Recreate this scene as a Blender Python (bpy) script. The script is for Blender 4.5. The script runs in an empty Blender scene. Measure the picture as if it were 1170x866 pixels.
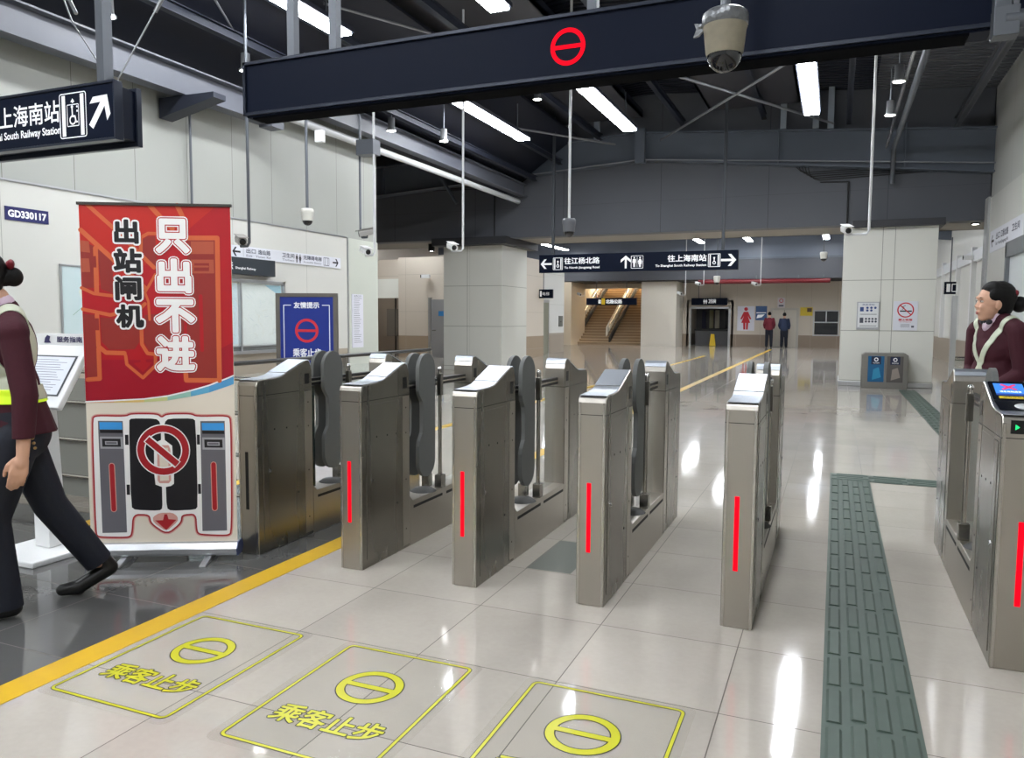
import bpy, bmesh, math, random
from mathutils import Vector, Matrix
from mathutils.geometry import tessellate_polygon
random.seed(7)
PI = math.pi
sc = bpy.context.scene
COL = sc.collection

# ---------------------------------------------------------------- camera
F_PX, CX, CY, H = 884.0, 585.0, 433.0, 1.38
def _c(x, y): return Vector((x-CX, -(y-CY), -F_PX)).normalized()
Yc = _c(955, 366); Xc = -_c(-1543, 351); Xc = (Xc - Yc*Xc.dot(Yc)).normalized(); Zc = Xc.cross(Yc)
ROT = Matrix((Xc, Yc, Zc))                    # world <- camera
CAM = Vector((0, 0, H))
def ray(x, y): return ROT @ (Vector((x-CX, -(y-CY), -F_PX))/F_PX)
def onZ(x, y, z=0.0): r = ray(x, y); return CAM + r*((z-H)/r.z)
def onY(x, y, Y): r = ray(x, y); return CAM + r*(Y/r.y)
def onX(x, y, X): r = ray(x, y); return CAM + r*(X/r.x)
cam = bpy.data.cameras.new('camera'); cam.sensor_width = 36; cam.lens = 36*F_PX/1170
cam.clip_start = 0.05; cam.clip_end = 300
co = bpy.data.objects.new('camera', cam); COL.objects.link(co); sc.camera = co
co.matrix_world = Matrix.Translation(CAM) @ ROT.to_4x4()

# ---------------------------------------------------------------- materials
def s2l(c):
    return tuple((v/255/12.92 if v/255 <= .04045 else ((v/255+.055)/1.055)**2.4) for v in c) + (1,)
MATS = {}
def M(name, rgb=(128,128,128), rough=.5, metal=0., spec=.5, emit=0., alpha=1., trans=0., coat=0.,
      noise=0., nscale=8., nstretch=(1,1,1), bump=0., ior=1.45, rvar=0.):
    if name in MATS: return MATS[name]
    m = bpy.data.materials.new(name); m.use_nodes = True; nt = m.node_tree; b = nt.nodes['Principled BSDF']
    c = s2l(rgb)
    b.inputs['Base Color'].default_value = c; b.inputs['Roughness'].default_value = rough
    b.inputs['Metallic'].default_value = metal; b.inputs['Specular IOR Level'].default_value = spec
    b.inputs['IOR'].default_value = ior; b.inputs['Transmission Weight'].default_value = trans
    b.inputs['Alpha'].default_value = alpha; b.inputs['Coat Weight'].default_value = coat
    if emit: b.inputs['Emission Color'].default_value = c; b.inputs['Emission Strength'].default_value = emit
    if noise or bump or rvar:
        tc = nt.nodes.new('ShaderNodeTexCoord'); mp = nt.nodes.new('ShaderNodeMapping'); mp.inputs['Scale'].default_value = nstretch
        nz = nt.nodes.new('ShaderNodeTexNoise'); nz.inputs['Scale'].default_value = nscale; nz.inputs['Detail'].default_value = 1.5 if metal > .9 else 5
        nt.links.new(tc.outputs['Object'], mp.inputs[0]); nt.links.new(mp.outputs[0], nz.inputs['Vector'])
        if noise:
            mx = nt.nodes.new('ShaderNodeMix'); mx.data_type = 'RGBA'
            mx.inputs[6].default_value = tuple(v*(1-noise) for v in c[:3])+(1,); mx.inputs[7].default_value = tuple(min(1, v*(1+noise)) for v in c[:3])+(1,)
            nt.links.new(nz.outputs[0], mx.inputs[0]); nt.links.new(mx.outputs[2], b.inputs['Base Color'])
        if rvar:
            mr = nt.nodes.new('ShaderNodeMapRange'); mr.inputs[3].default_value = max(0, rough-rvar); mr.inputs[4].default_value = rough+rvar
            nt.links.new(nz.outputs[0], mr.inputs[0]); nt.links.new(mr.outputs[0], b.inputs['Roughness'])
        if bump:
            bp = nt.nodes.new('ShaderNodeBump'); bp.inputs['Strength'].default_value = bump; bp.inputs['Distance'].default_value = .01
            nt.links.new(nz.outputs[0], bp.inputs['Height']); nt.links.new(bp.outputs[0], b.inputs['Normal'])
    MATS[name] = m; return m

def panel_mat(name, rgb, rough, lines, line_rgb, spec=.5, noise=.05, dark_band=None, metal=0., coat=0.):
    """lines: list of (axis, spacing, offset, width) seams in object space"""
    m = bpy.data.materials.new(name); m.use_nodes = True; nt = m.node_tree; b = nt.nodes['Principled BSDF']
    N = nt.nodes.new; L = nt.links.new
    tc = N('ShaderNodeTexCoord'); sx = N('ShaderNodeSeparateXYZ'); L(tc.outputs['Object'], sx.inputs[0])
    def math_(op, a, bb):
        n = N('ShaderNodeMath'); n.operation = op
        for i, v in enumerate((a, bb)):
            if v is None: continue
            if isinstance(v, (int, float)): n.inputs[i].default_value = v
            else: L(v, n.inputs[i])
        return n.outputs[0]
    mask = None
    for ax, sp, off, w in lines:
        v = math_('SUBTRACT', sx.outputs['XYZ'.index(ax)], off)
        v = math_('PINGPONG', v, sp/2) if sp else math_('ABSOLUTE', v, None)
        v = math_('LESS_THAN', v, w/2)
        mask = v if mask is None else math_('MAXIMUM', mask, v)
    nz = N('ShaderNodeTexNoise'); nz.inputs['Scale'].default_value = 1.3; nz.inputs['Detail'].default_value = 6; L(tc.outputs['Object'], nz.inputs['Vector'])
    c = s2l(rgb); base = N('ShaderNodeMix'); base.data_type = 'RGBA'
    base.inputs[6].default_value = tuple(v*(1-noise) for v in c[:3])+(1,); base.inputs[7].default_value = tuple(min(1, v*(1+noise)) for v in c[:3])+(1,)
    L(nz.outputs[0], base.inputs[0]); cur = base.outputs[2]
    if dark_band:   # (axis, below value, rgb): a wainscot of another stone
        k = math_('LESS_THAN', sx.outputs['XYZ'.index(dark_band[0])], dark_band[1])
        x = N('ShaderNodeMix'); x.data_type = 'RGBA'; L(k, x.inputs[0]); L(cur, x.inputs[6]); x.inputs[7].default_value = s2l(dark_band[2]); cur = x.outputs[2]
    if mask is not None:
        x = N('ShaderNodeMix'); x.data_type = 'RGBA'; L(mask, x.inputs[0]); L(cur, x.inputs[6]); x.inputs[7].default_value = s2l(line_rgb); cur = x.outputs[2]
    L(cur, b.inputs['Base Color']); b.inputs['Roughness'].default_value = rough; b.inputs['Specular IOR Level'].default_value = spec
    b.inputs['Metallic'].default_value = metal; b.inputs['Coat Weight'].default_value = coat
    MATS[name] = m; return m

def floor_mat():
    m = bpy.data.materials.new('polished stone floor'); m.use_nodes = True; nt = m.node_tree; b = nt.nodes['Principled BSDF']
    N = nt.nodes.new; L = nt.links.new
    tc = N('ShaderNodeTexCoord'); sx = N('ShaderNodeSeparateXYZ'); L(tc.outputs['Object'], sx.inputs[0])
    def mt(op, a, bb=None, cc=None):
        n = N('ShaderNodeMath'); n.operation = op
        for i, v in enumerate((a, bb, cc)):
            if v is None: continue
            if isinstance(v, (int, float)): n.inputs[i].default_value = v
            else: L(v, n.inputs[i])
        return n.outputs[0]
    X, Y = sx.outputs[0], sx.outputs[1]
    ux = mt('SUBTRACT', X, -.933); uy = mt('SUBTRACT', Y, .30)
    gx = mt('LESS_THAN', mt('PINGPONG', ux, .3), .0022); gy = mt('LESS_THAN', mt('PINGPONG', uy, .3), .0022)
    grout = mt('MAXIMUM', gx, gy)
    cx_ = mt('FLOOR', mt('DIVIDE', ux, .6)); cy_ = mt('FLOOR', mt('DIVIDE', uy, .6))
    cmb = N('ShaderNodeCombineXYZ'); L(cx_, cmb.inputs[0]); L(cy_, cmb.inputs[1])
    wn = N('ShaderNodeTexWhiteNoise'); wn.noise_dimensions = '3D'; L(cmb.outputs[0], wn.inputs['Vector'])
    nz = N('ShaderNodeTexNoise'); nz.inputs['Scale'].default_value = 2.2; nz.inputs['Detail'].default_value = 8; nz.inputs['Roughness'].default_value = .62; L(tc.outputs['Object'], nz.inputs['Vector'])
    n2 = N('ShaderNodeTexNoise'); n2.inputs['Scale'].default_value = 38; n2.inputs['Detail'].default_value = 4; L(tc.outputs['Object'], n2.inputs['Vector'])
    val = mt('ADD', mt('MULTIPLY', wn.outputs['Value'], .10), mt('ADD', mt('MULTIPLY', nz.outputs[0], .28), mt('MULTIPLY', n2.outputs[0], .10)))
    val = mt('ADD', val, .74)
    def mix(f, a, c2):
        x = N('ShaderNodeMix'); x.data_type = 'RGBA'; L(f, x.inputs[0])
        for i, v in ((6, a), (7, c2)):
            if isinstance(v, tuple): x.inputs[i].default_value = v
            else: L(v, x.inputs[i])
        return x.outputs[2]
    dark = mt('MULTIPLY', mt('LESS_THAN', X, -2.76), mt('LESS_THAN', Y, 5.1))
    col = mix(dark, s2l((186,179,169)), s2l((88,88,87)))
    vm = N('ShaderNodeVectorMath'); vm.operation = 'SCALE'; L(col, vm.inputs[0]); L(val, vm.inputs['Scale'])
    # one replaced tile is greener and darker
    patch = mt('MULTIPLY', mt('COMPARE', X, -1.41, .13), mt('COMPARE', Y, 4.2, .29))
    col = mix(patch, vm.outputs[0], s2l((128,132,126)))
    col = mix(grout, col, s2l((92,84,76)))
    # dark joint band across the far hall
    band = mt('COMPARE', Y, 16.3, .05)
    col = mix(band, col, s2l((84,84,82)))
    L(col, b.inputs['Base Color'])
    rr = N('ShaderNodeMapRange'); rr.inputs[1].default_value = .3; rr.inputs[2].default_value = .7; rr.inputs[3].default_value = .045; rr.inputs[4].default_value = .085
    L(nz.outputs[0], rr.inputs[0]); r2 = mt('ADD', rr.outputs[0], mt('MULTIPLY', grout, .5)); L(r2, b.inputs['Roughness'])
    b.inputs['Specular IOR Level'].default_value = .62
    n3 = N('ShaderNodeTexNoise'); n3.inputs['Scale'].default_value = 5; n3.inputs['Detail'].default_value = 3; L(tc.outputs['Object'], n3.inputs['Vector'])
    hgt = mt('ADD', mt('MULTIPLY', grout, 1.), mt('MULTIPLY', mt('ADD', n3.outputs[0], mt('MULTIPLY', n2.outputs[0], .12)), .9))
    bp = N('ShaderNodeBump'); bp.inputs['Strength'].default_value = .2; bp.inputs['Distance'].default_value = .0014; bp.invert = True
    L(hgt, bp.inputs['Height']); L(bp.outputs[0], b.inputs['Normal'])
    return m

steel = M('brushed stainless steel', (178,173,164), .33, 1., noise=.09, nscale=2, nstretch=(2,2,.6), rvar=.05)
steel_side = M('side shaded brushed steel', (142,139,132), .27, 1., noise=.14, nscale=1.6, nstretch=(1,3,.5), rvar=.05)  # same steel, with the shade of the gate sides put into a darker colour
steel_top = M('polished steel lid', (172,178,186), .4, 1.)
steel_trim = M('steel trim', (190,186,180), .25, 1.)
blk = M('black plastic', (16,17,18), .35)
blk_slot = M('dark slot', (20,20,20), .6)
redglow = M('red light', (240,2,26), emit=.36, rough=.7, spec=.1)
grey_pad = M('grey padded flap', (98,100,98), .55, noise=.06, nscale=20)
chrome = M('chrome', (210,210,210), .12, 1.)
glass = M('clear glass', (225,240,236), .02, alpha=.1)
tint = M('dark teal panel', (18,34,34), .08, spec=.7)
alu = M('satin aluminium', (190,192,195), .3, .85)
white_p = M('white paint', (225,226,226), .4)
offwhite = M('off white plastic', (205,204,196), .45)
navy = M('navy black sign face', (10,18,36), .5, spec=.12)
navy_edge = M('sign frame', (34,40,54), .35, .3)
sign_white = M('sign white', (238,240,242), .5, emit=.08)
pole_w = M('white painted pole', (214,216,218), .35)
pole_g = M('grey galvanised pole', (98,102,108), .4, .4)
ltub = M('fluorescent tube glow', (246,250,255), emit=19.0)
led = M('downlight glow', (255,253,248), emit=14.0)
beam_m = M('grey painted steel beam', (98,106,118), .42, noise=.08, nscale=2)
beam_l = M('pale grey steel beam', (96,99,108), .4, noise=.06, nscale=2)
roof_m = M('dark roof deck', (15,20,36), .6, noise=.1)
roof_r = M('ribbed grey deck', (86,88,94), .5)
purl_m = M('dark purlin', (40,45,58), .5)
yellow = M('yellow floor tape', (214,172,44), .35, noise=.07, nscale=9)
tact_m = M('green grey tactile tile', (78,92,84), .5, noise=.12, nscale=14)
decal_y = M('sticker yellow', (200,198,44), .3)
decal_k = M('sticker outline black', (44,46,30), .35)
film = M('clear sticker film', (190,186,176), .12, alpha=.14)

# ---------------------------------------------------------------- mesh builder
class MB:
    def __init__(s): s.v, s.f, s.mi, s.m, s.sm = [], [], [], [], []
    def mid(s, mat):
        if mat not in s.m: s.m.append(mat)
        return s.m.index(mat)
    def add(s, vs, fs, mat, smooth=False):
        o = len(s.v); k = s.mid(mat)
        s.v += [tuple(v) for v in vs]
        for f in fs: s.f.append([o+i for i in f]); s.mi.append(k); s.sm.append(smooth)
        return s
    def box(s, x0, x1, y0, y1, z0, z1, mat, T=None):
        vs = [Vector((x, y, z)) for z in (z0, z1) for y in (y0, y1) for x in (x0, x1)]
        if T: vs = [T @ v for v in vs]
        return s.add(vs, [(0,2,3,1),(4,5,7,6),(0,1,5,4),(2,6,7,3),(0,4,6,2),(1,3,7,5)], mat)
    def prism(s, poly, axis, a, b, mat, T=None, smooth=False):
        """poly in the other two axes (order: for X: (y,z); Y: (x,z); Z: (x,y))"""
        def P(p, t):
            return Vector((t, p[0], p[1])) if axis == 'X' else Vector((p[0], t, p[1])) if axis == 'Y' else Vector((p[0], p[1], t))
        n = len(poly); vs = [P(p, a) for p in poly]+[P(p, b) for p in poly]
        if T: vs = [T @ v for v in vs]
        tri = tessellate_polygon([[Vector((p[0], p[1], 0)) for p in poly]])
        s.add(vs, [(i, (i+1) % n, n+(i+1) % n, n+i) for i in range(n)], mat, smooth)
        o = len(s.v)-2*n; k = s.mid(mat)
        for t in tri:
            s.f.append([o+i for i in t]); s.mi.append(k); s.sm.append(False)
            s.f.append([o+n+i for i in reversed(t)]); s.mi.append(k); s.sm.append(False)
        return s
    def tube(s, pts, r, mat, n=10, cap=True, rs=None):
        pts = [Vector(p) for p in pts]; rings = []
        up = None
        for i, p in enumerate(pts):
            d = (pts[min(i+1, len(pts)-1)]-pts[max(i-1, 0)]).normalized()
            if up is None: up = d.orthogonal().normalized()
            u = (up-d*up.dot(d)).normalized(); w = d.cross(u); up = u
            rr = rs[i] if rs else r
            rings.append([p+u*math.cos(2*PI*k/n)*rr+w*math.sin(2*PI*k/n)*rr for k in range(n)])
        vs = [v for q in rings for v in q]
        fs = [(a*n+k, a*n+(k+1) % n, (a+1)*n+(k+1) % n, (a+1)*n+k) for a in range(len(pts)-1) for k in range(n)]
        s.add(vs, fs, mat, True)
        if cap: s.add(rings[0], [tuple(reversed(range(n)))], mat); s.add(rings[-1], [tuple(range(n))], mat)
        return s
    def lathe(s, prof, c, mat, n=28, T=None, smooth=True):
        c = Vector(c); vs = []
        for r, z in prof:
            for k in range(n): 
                q = Vector((r*math.cos(2*PI*k/n), r*math.sin(2*PI*k/n), z))
                if T: q = T @ q
                vs.append(c+q)
        fs = [(a*n+k, a*n+(k+1) % n, (a+1)*n+(k+1) % n, (a+1)*n+k) for a in range(len(prof)-1) for k in range(n)]
        s.add(vs, fs, mat, smooth); return s
    def ball(s, c, r, mat, n=12):
        return s.lathe([(max(1e-5, r*math.sin(PI*i/n)), -r*math.cos(PI*i/n)) for i in range(n+1)], c, mat, n=2*n)
    def build(s, name, parent=None, bevel=0., merge=False, loc=None):
        me = bpy.data.meshes.new(name); me.from_pydata(s.v, [], s.f)
        for m in s.m: me.materials.append(m)
        me.polygons.foreach_set('material_index', s.mi); me.polygons.foreach_set('use_smooth', s.sm)
        bm = bmesh.new(); bm.from_mesh(me)
        if merge: bmesh.ops.remove_doubles(bm, verts=bm.verts, dist=1e-5)
        if merge != 'flat': bmesh.ops.recalc_face_normals(bm, faces=bm.faces)
        bm.to_mesh(me); bm.free(); me.update()
        o = bpy.data.objects.new(name, me); COL.objects.link(o)
        if parent: o.parent = parent
        if loc: o.location = loc
        if bevel:
            bv = o.modifiers.new('bevel', 'BEVEL'); bv.width = bevel; bv.segments = 2; bv.limit_method = 'ANGLE'; bv.angle_limit = math.radians(40)
            bv.harden_normals = False
        return o

class Art:
    """flat artwork on a frame: o + u*x + v*y, raised along n by layers of 0.5 mm"""
    def __init__(s, mb, o, u, v, step=.0006):
        s.mb, s.o, s.u, s.v = mb, Vector(o), Vector(u).normalized(), Vector(v).normalized(); s.n = s.u.cross(s.v).normalized(); s.step = step
    def P(s, x, y, L): return s.o+s.u*x+s.v*y+s.n*(L*s.step)
    def poly(s, pts, mat, L=1, holes=None):
        loops = [pts]+(holes or []); flat = [p for l in loops for p in l]
        tri = tessellate_polygon([[Vector((p[0], p[1], 0)) for p in l] for l in loops])
        fs = []
        for t in tri:
            a, b, c = (flat[i] for i in t)
            cr = (b[0]-a[0])*(c[1]-a[1])-(b[1]-a[1])*(c[0]-a[0])
            fs.append(tuple(t) if cr > 0 else tuple(reversed(t)))
        s.mb.add([s.P(p[0], p[1], L) for p in flat], fs, mat)
    def rect(s, x0, y0, x1, y1, mat, L=1): s.poly([(x0, y0), (x1, y0), (x1, y1), (x0, y1)], mat, L)
    def rrect(s, x0, y0, x1, y1, r, mat, L=1, line=0):
        def loop(x0, y0, x1, y1, r):
            out = []
            for cx, cy, a0 in ((x1-r, y0+r, -90), (x1-r, y1-r, 0), (x0+r, y1-r, 90), (x0+r, y0+r, 180)):
                out += [(cx+r*math.cos(math.radians(a0+k*22.5)), cy+r*math.sin(math.radians(a0+k*22.5))) for k in range(5)]
            return out
        o = loop(x0, y0, x1, y1, r)
        s.poly(o, mat, L, [loop(x0+line, y0+line, x1-line, y1-line, max(r-line, .001))] if line else None)
    def disk(s, x, y, r, mat, L=1, n=32, ry=None):
        s.poly([(x+r*math.cos(2*PI*k/n), y+(ry or r)*math.sin(2*PI*k/n)) for k in range(n)], mat, L)
    def ring(s, x, y, r, w, mat, L=1, n=40, ry=None):
        ry = ry or r
        s.poly([(x+r*math.cos(2*PI*k/n), y+ry*math.sin(2*PI*k/n)) for k in range(n)], mat, L,
               [[(x+(r-w)*math.cos(2*PI*k/n), y+(ry-w)*math.sin(2*PI*k/n)) for k in range(n)]])
    def line(s, pts, w, mat, L=1, caps=True):
        vs, fs = [], []
        for a, b in zip(pts, pts[1:]):
            d = Vector((b[0]-a[0], b[1]-a[1])); 
            if d.length < 1e-7: continue
            q = Vector((-d.y, d.x)).normalized()*w/2; o = len(vs)
            vs += [(a[0]-q.x, a[1]-q.y), (b[0]-q.x, b[1]-q.y), (b[0]+q.x, b[1]+q.y), (a[0]+q.x, a[1]+q.y)]; fs.append((o, o+1, o+2, o+3))
        J = lambda i: L+(i % 9)*.04
        s.mb.add([s.P(x, y, J(i//4)) for i, (x, y) in enumerate(vs)], fs, mat)
        if caps:
            for i, p in enumerate(pts): s.disk(p[0], p[1], w/2, mat, L+.40+(i % 3)*.04, 10)
    def text(s, body, box, mat, L=1, stroke=0., shear=0., fit='both'):
        """fit body into box (x0, y0, x1, y1)"""
        vs, ts, bd = glyphs(body)
        if not vs: return
        mx0, mx1 = min(v[0] for v in vs), max(v[0] for v in vs); my0, my1 = min(v[1] for v in vs), max(v[1] for v in vs)
        x0, y0, x1, y1 = box; kx, ky = (x1-x0)/(mx1-mx0), (y1-y0)/(my1-my0)
        if fit == 'min': kx = ky = min(kx, ky); x0 = (x0+x1-(mx1-mx0)*kx)/2; y0 = (y0+y1-(my1-my0)*ky)/2
        q = [(x0+(v[0]-mx0)*kx+shear*(v[1]-my0)*ky, y0+(v[1]-my0)*ky) for v in vs]
        s.mb.add([s.P(x, y, L) for x, y in q], ts, mat)
        if stroke:
            V, Fc, Lv = [], [], []
            for fi, (a, b) in enumerate(bd):
                A, B = q[a], q[b]; d = Vector((B[0]-A[0], B[1]-A[1]))
                if d.length < 1e-8: continue
                d.normalize(); n = Vector((-d.y, d.x))*stroke; e = d*stroke*.0; o = len(V)
                V += [(A[0]-n.x, A[1]-n.y), (B[0]-n.x, B[1]-n.y), (B[0]+n.x, B[1]+n.y), (A[0]+n.x, A[1]+n.y)]; Fc.append((o, o+1, o+2, o+3)); Lv += [L+.06+(fi % 9)*.03]*4
            for i in sorted({i for e in bd for i in e}):
                o = len(V); V += [(q[i][0]+stroke*math.cos(k*PI/4+.39), q[i][1]+stroke*math.sin(k*PI/4+.39)) for k in range(8)]; Fc.append(tuple(range(o, o+8))); Lv += [L+.34+(i % 7)*.03]*8
            s.mb.add([s.P(x, y, l) for (x, y), l in zip(V, Lv)], Fc, mat)
    def arrow(s, cx, cy, size, ang, mat, L=1, wt=.17):
        w = wt; P_ = [(-.5, w/2), (-.5, -w/2), (.25, -w/2), (-.02, -.42), (.2, -.42), (.55, 0), (.2, .42), (-.02, .42), (.25, w/2)]
        c, d = math.cos(ang), math.sin(ang)
        s.poly([(cx+size*(x*c-y*d), cy+size*(x*d+y*c)) for x, y in P_], mat, L)
    def man(s, cx, y0, h, mat, L=1, woman=False):
        w = h*.16
        s.disk(cx, y0+h*.92, h*.085, mat, L, 12)
        if woman: s.poly([(cx-w*.6, y0+h*.8), (cx-w*1.5, y0+h*.48), (cx-w*1.1, y0+h*.45), (cx-w*.55, y0+h*.62), (cx-w*1.2, y0+h*.3), (cx-w*.7, y0+h*.3), (cx-w*.6, y0), (cx-w*.1, y0), (cx-w*.1, y0+h*.3),
                          (cx+w*.1, y0+h*.3), (cx+w*.1, y0), (cx+w*.6, y0), (cx+w*.7, y0+h*.3), (cx+w*1.2, y0+h*.3), (cx+w*.55, y0+h*.62), (cx+w*1.1, y0+h*.45), (cx+w*1.5, y0+h*.48), (cx+w*.6, y0+h*.8)], mat, L)
        else: s.poly([(cx-w, y0+h*.8), (cx-w*1.15, y0+h*.42), (cx-w*.8, y0+h*.42), (cx-w*.65, y0+h*.68), (cx-w*.65, y0), (cx-w*.1, y0), (cx-w*.05, y0+h*.4), (cx+w*.05, y0+h*.4), (cx+w*.1, y0), (cx+w*.65, y0),
                      (cx+w*.65, y0+h*.68), (cx+w*.8, y0+h*.42), (cx+w*1.15, y0+h*.42), (cx+w, y0+h*.8)], mat, L)
_G = {}
def glyphs(body):
    if body in _G: return _G[body]
    c = bpy.data.curves.new('glyph', 'FONT'); c.body = body; c.size = 1; c.resolution_u = 3; c.dimensions = '2D'; c.fill_mode = 'BOTH' if 'BOTH' in [] else c.fill_mode
    o = bpy.data.objects.new('glyph', c); COL.objects.link(o)
    dg = bpy.context.evaluated_depsgraph_get(); e = o.evaluated_get(dg); me = e.to_mesh()
    vs = [(v.co.x, v.co.y) for v in me.vertices]; ts = []; cnt = {}
    for p in me.polygons:
        t = list(p.vertices)
        a, b, d = vs[t[0]], vs[t[1]], vs[t[2]]
        if (b[0]-a[0])*(d[1]-a[1])-(b[1]-a[1])*(d[0]-a[0]) < 0: t.reverse()
        ts.append(tuple(t))
        for i in range(len(t)):
            k = tuple(sorted((t[i], t[(i+1) % len(t)]))); cnt[k] = cnt.get(k, 0)+1
    bd = [k for k, n in cnt.items() if n == 1]
    e.to_mesh_clear(); bpy.data.objects.remove(o); bpy.data.curves.remove(c)
    _G[body] = (vs, ts, bd); return _G[body]

def tag(o, label, cat, group=None):
    o['label'] = label; o['category'] = cat
    if group: o['group'] = group
    return o
def thing(name, label, cat, loc=(0, 0, 0), rotz=0., group=None):
    o = bpy.data.objects.new(name, None); o.empty_display_size = .1; COL.objects.link(o); o.location = loc; o.rotation_euler = (0, 0, rotz)
    return tag(o, label, cat, group)
def struct(name, mb, bevel=0.):
    o = mb.build(name, None, bevel); o['kind'] = 'structure'; return o
def kids(o): return [c for c in COL.objects if c.parent == o]
def copy_tree(root, loc, label=None, rotz=None):
    r = root.copy(); COL.objects.link(r); r.location = loc
    if rotz is not None: r.rotation_euler = (0, 0, rotz)
    if label: r['label'] = label
    for ch in kids(root):
        c = ch.copy(); COL.objects.link(c); c.parent = r
        for g in kids(ch):
            d = g.copy(); COL.objects.link(d); d.parent = c
    return r

# ================================================================ SETTING
XL, XR = -7.65, 2.80
m = MB(); m.box(-19, 4.5, -8, 46, -.12, 0, floor_mat()); fl = struct('floor', m)

wl_low = panel_mat('white lower wall panels', (208,208,202), .38, [('Y', 1.6, 3.6, .006)], (150,150,145), noise=.02, dark_band=('Z', .86, (168,158,142)))
wl_up = panel_mat('grey green upper panels', (166,168,162), .5, [('Y', .8, 5.25, .008)], (112,112,106), noise=.03)
m = MB()
m.box(XL-.25, XL, -8, 11.1, 0, 2.72, wl_low)
m.box(XL-.25, XL-.03, -8, 12.05, 2.72, 6.3, wl_up)
m.box(XL-.06, XL+.015, -8, 11.1, 2.715, 2.735, alu)
struct('wall_left', m)
m = MB(); m.box(XL-.25, XL-.01, 11.1, 12.05, 0, 2.72, M('pale green wall end', (196,200,190), .35)); m.box(XL-.02, XL+.004, 11.08, 11.12, 0, 2.72, alu)
struct('wall_left', m)
wr_low = panel_mat('right lower wall panels', (206,206,200), .36, [('Y', 1.2, .5, .006)], (150,150,145), noise=.02, dark_band=('Z', .8, (150,140,126)))
m = MB(); m.box(XR, XR+.3, -8, 18.3, 3.75, 6.3, panel_mat('right upper wall', (196,197,192), .5, [('Y', 1.6, .4, .006)], (130,130,126), noise=.03)); m.box(XR-.12, XR+.3, -8, 17.9, 0, 3.75, wr_low)
m.box(XR-.16, XR-.04, 17.55, 17.9, 0, 3.78, M('pilaster grey', (168,170,170), .4))
struct('wall_right', m)
m = MB(); m.box(3.5, 3.7, 17.9, 42, 0, 6.5, wr_low); m.box(3.4, 3.52, 18, 42, 3.0, 3.3, pole_w); m.box(XR+.28, 3.6, 17.7, 17.9, 0, 6.3, wr_low)
for y in (21.5, 22.4, 24.6, 27.5, 31, 35): m.box(3.38, 3.5, y, y+.18, .8, 3.4, white_p)
struct('wall_right', m)
m = MB(); m.box(-19, 4.5, -8.2, -8, 0, 6.6, M('plain back wall', (205,205,202), .5)); struct('wall_front', m)
# far left of the wide hall
m = MB(); far_w = panel_mat('cream far wall', (214,204,190), .42, [('X', 1.6, .3, .01), ('Z', 1.3, .3, .01)], (180,170,156), noise=.02, dark_band=('Z', .75, (170,152,130)))
m.box(-16.2, -16, 11, 46, 0, 6.6, far_w); m.box(-16.2, XL-.25, 11.1, 11.3, 0, 6.6, far_w); struct('wall_left', m)
m = MB(); m.box(-14.4, -10.2, 24, 24.2, 0, 3.5, far_w); m.box(-10.2, -10, 24, 27, 0, 3.5, far_w)
struct('wall_far_left', m)

# roof: two slopes, ridge at x=-4.2, ribbed deck
def roof_z(x): return 6.62-.085*abs(x+4.2)
m = MB()
def deck(x0, x1, y0, y1, mat, pitch=.16):
    n = int((y1-y0)/pitch); xs = [x0, x1] if (x0+4.2)*(x1+4.2) >= 0 else [x0, -4.2, x1]
    vs, fs = [], []
    prof = []
    for i in range(n):
        y = y0+i*pitch
        prof += [(y, 0), (y+pitch*.5, 0), (y+pitch*.58, .035), (y+pitch*.92, .035)]
    for (y, dz) in prof:
        for x in xs: vs.append((x, y, roof_z(x)+dz))
    k = len(xs)
    for i in range(len(prof)-1):
        for j in range(k-1): fs.append((i*k+j, i*k+j+1, (i+1)*k+j+1, (i+1)*k+j))
    m.add(vs, fs, mat)
deck(-17, .6, -8, 46, roof_m); deck(.6, 4.5, -8, 46, roof_r)
m.box(-19, 4.6, -8.2, 46, 6.9, 7.0, roof_m)
struct('ceiling', m)
# flat ceiling bands between the light rows
cb = M('grey ceiling band', (64,64,70), .6)
for x0, x1 in ((-6.5, -4.25), (-2.75, -.85)):
    m = MB(); m.box(x0, x1, -7.5, 17.9, 6.0, 6.06, cb); m.box(x0, x0+.05, -7.5, 17.9, 6.0, 6.16, purl_m); m.box(x1-.05, x1, -7.5, 17.9, 6.0, 6.16, purl_m)
    struct('trim_%d' % (1 if x0 < -5 else 2), m)

# fascia wall and gable beam in front of it, columns under it
fas = panel_mat('dark grey fascia panels', (90,93,100), .55, [('X', 2.4, .92, .012), ('Z', 0, 4.15, .004)], (58,60,66), noise=.05)
sof = M('beige soffit', (150,144,134), .6, noise=.03)
m = MB(); m.box(-16, XR, 18.3, 18.7, 3.42, 6.6, fas); m.box(-16, XR+.7, 18.7, 20.4, 3.44, 3.6, sof); m.box(-16, XR+.7, 20.3, 20.4, 3.44, 6.6, fas)
m.box(-9.8, -7.7, 18.0, 20.3, 3.25, 3.44, M('dark column head', (52,53,57), .5)); m.box(.25, 1.95, 17.7, 20, 3.3, 3.44, M('dark column head')); m.box(XR-.02, 3.6, 18.3, 18.7, 3.9, 6.6, fas)
struct('wall_back', m)
def gable(xa, xb, zb, zt, zbr, ztr, ridge=-4.3):
    return [(xa, zb), (ridge, zbr), (xb, zb), (xb, zt), (ridge, ztr), (xa, zt)]
m = MB()
m.prism(gable(-16, XR, 4.35, 5.2, 5.08, 5.70), 'Y', 18.16, 18.2, beam_m)
for s_ in (0, 1):   # flanges
    za, zr = ((4.35, 5.08) if s_ == 0 else (5.2, 5.70))
    m.prism([(-16, za-.02), (-4.3, zr-.02), (XR, za+.1*0-.02), (XR, za+.01), (-4.3, zr+.01), (-16, za+.01)], 'Y', 18.02, 18.32, beam_m)
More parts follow.
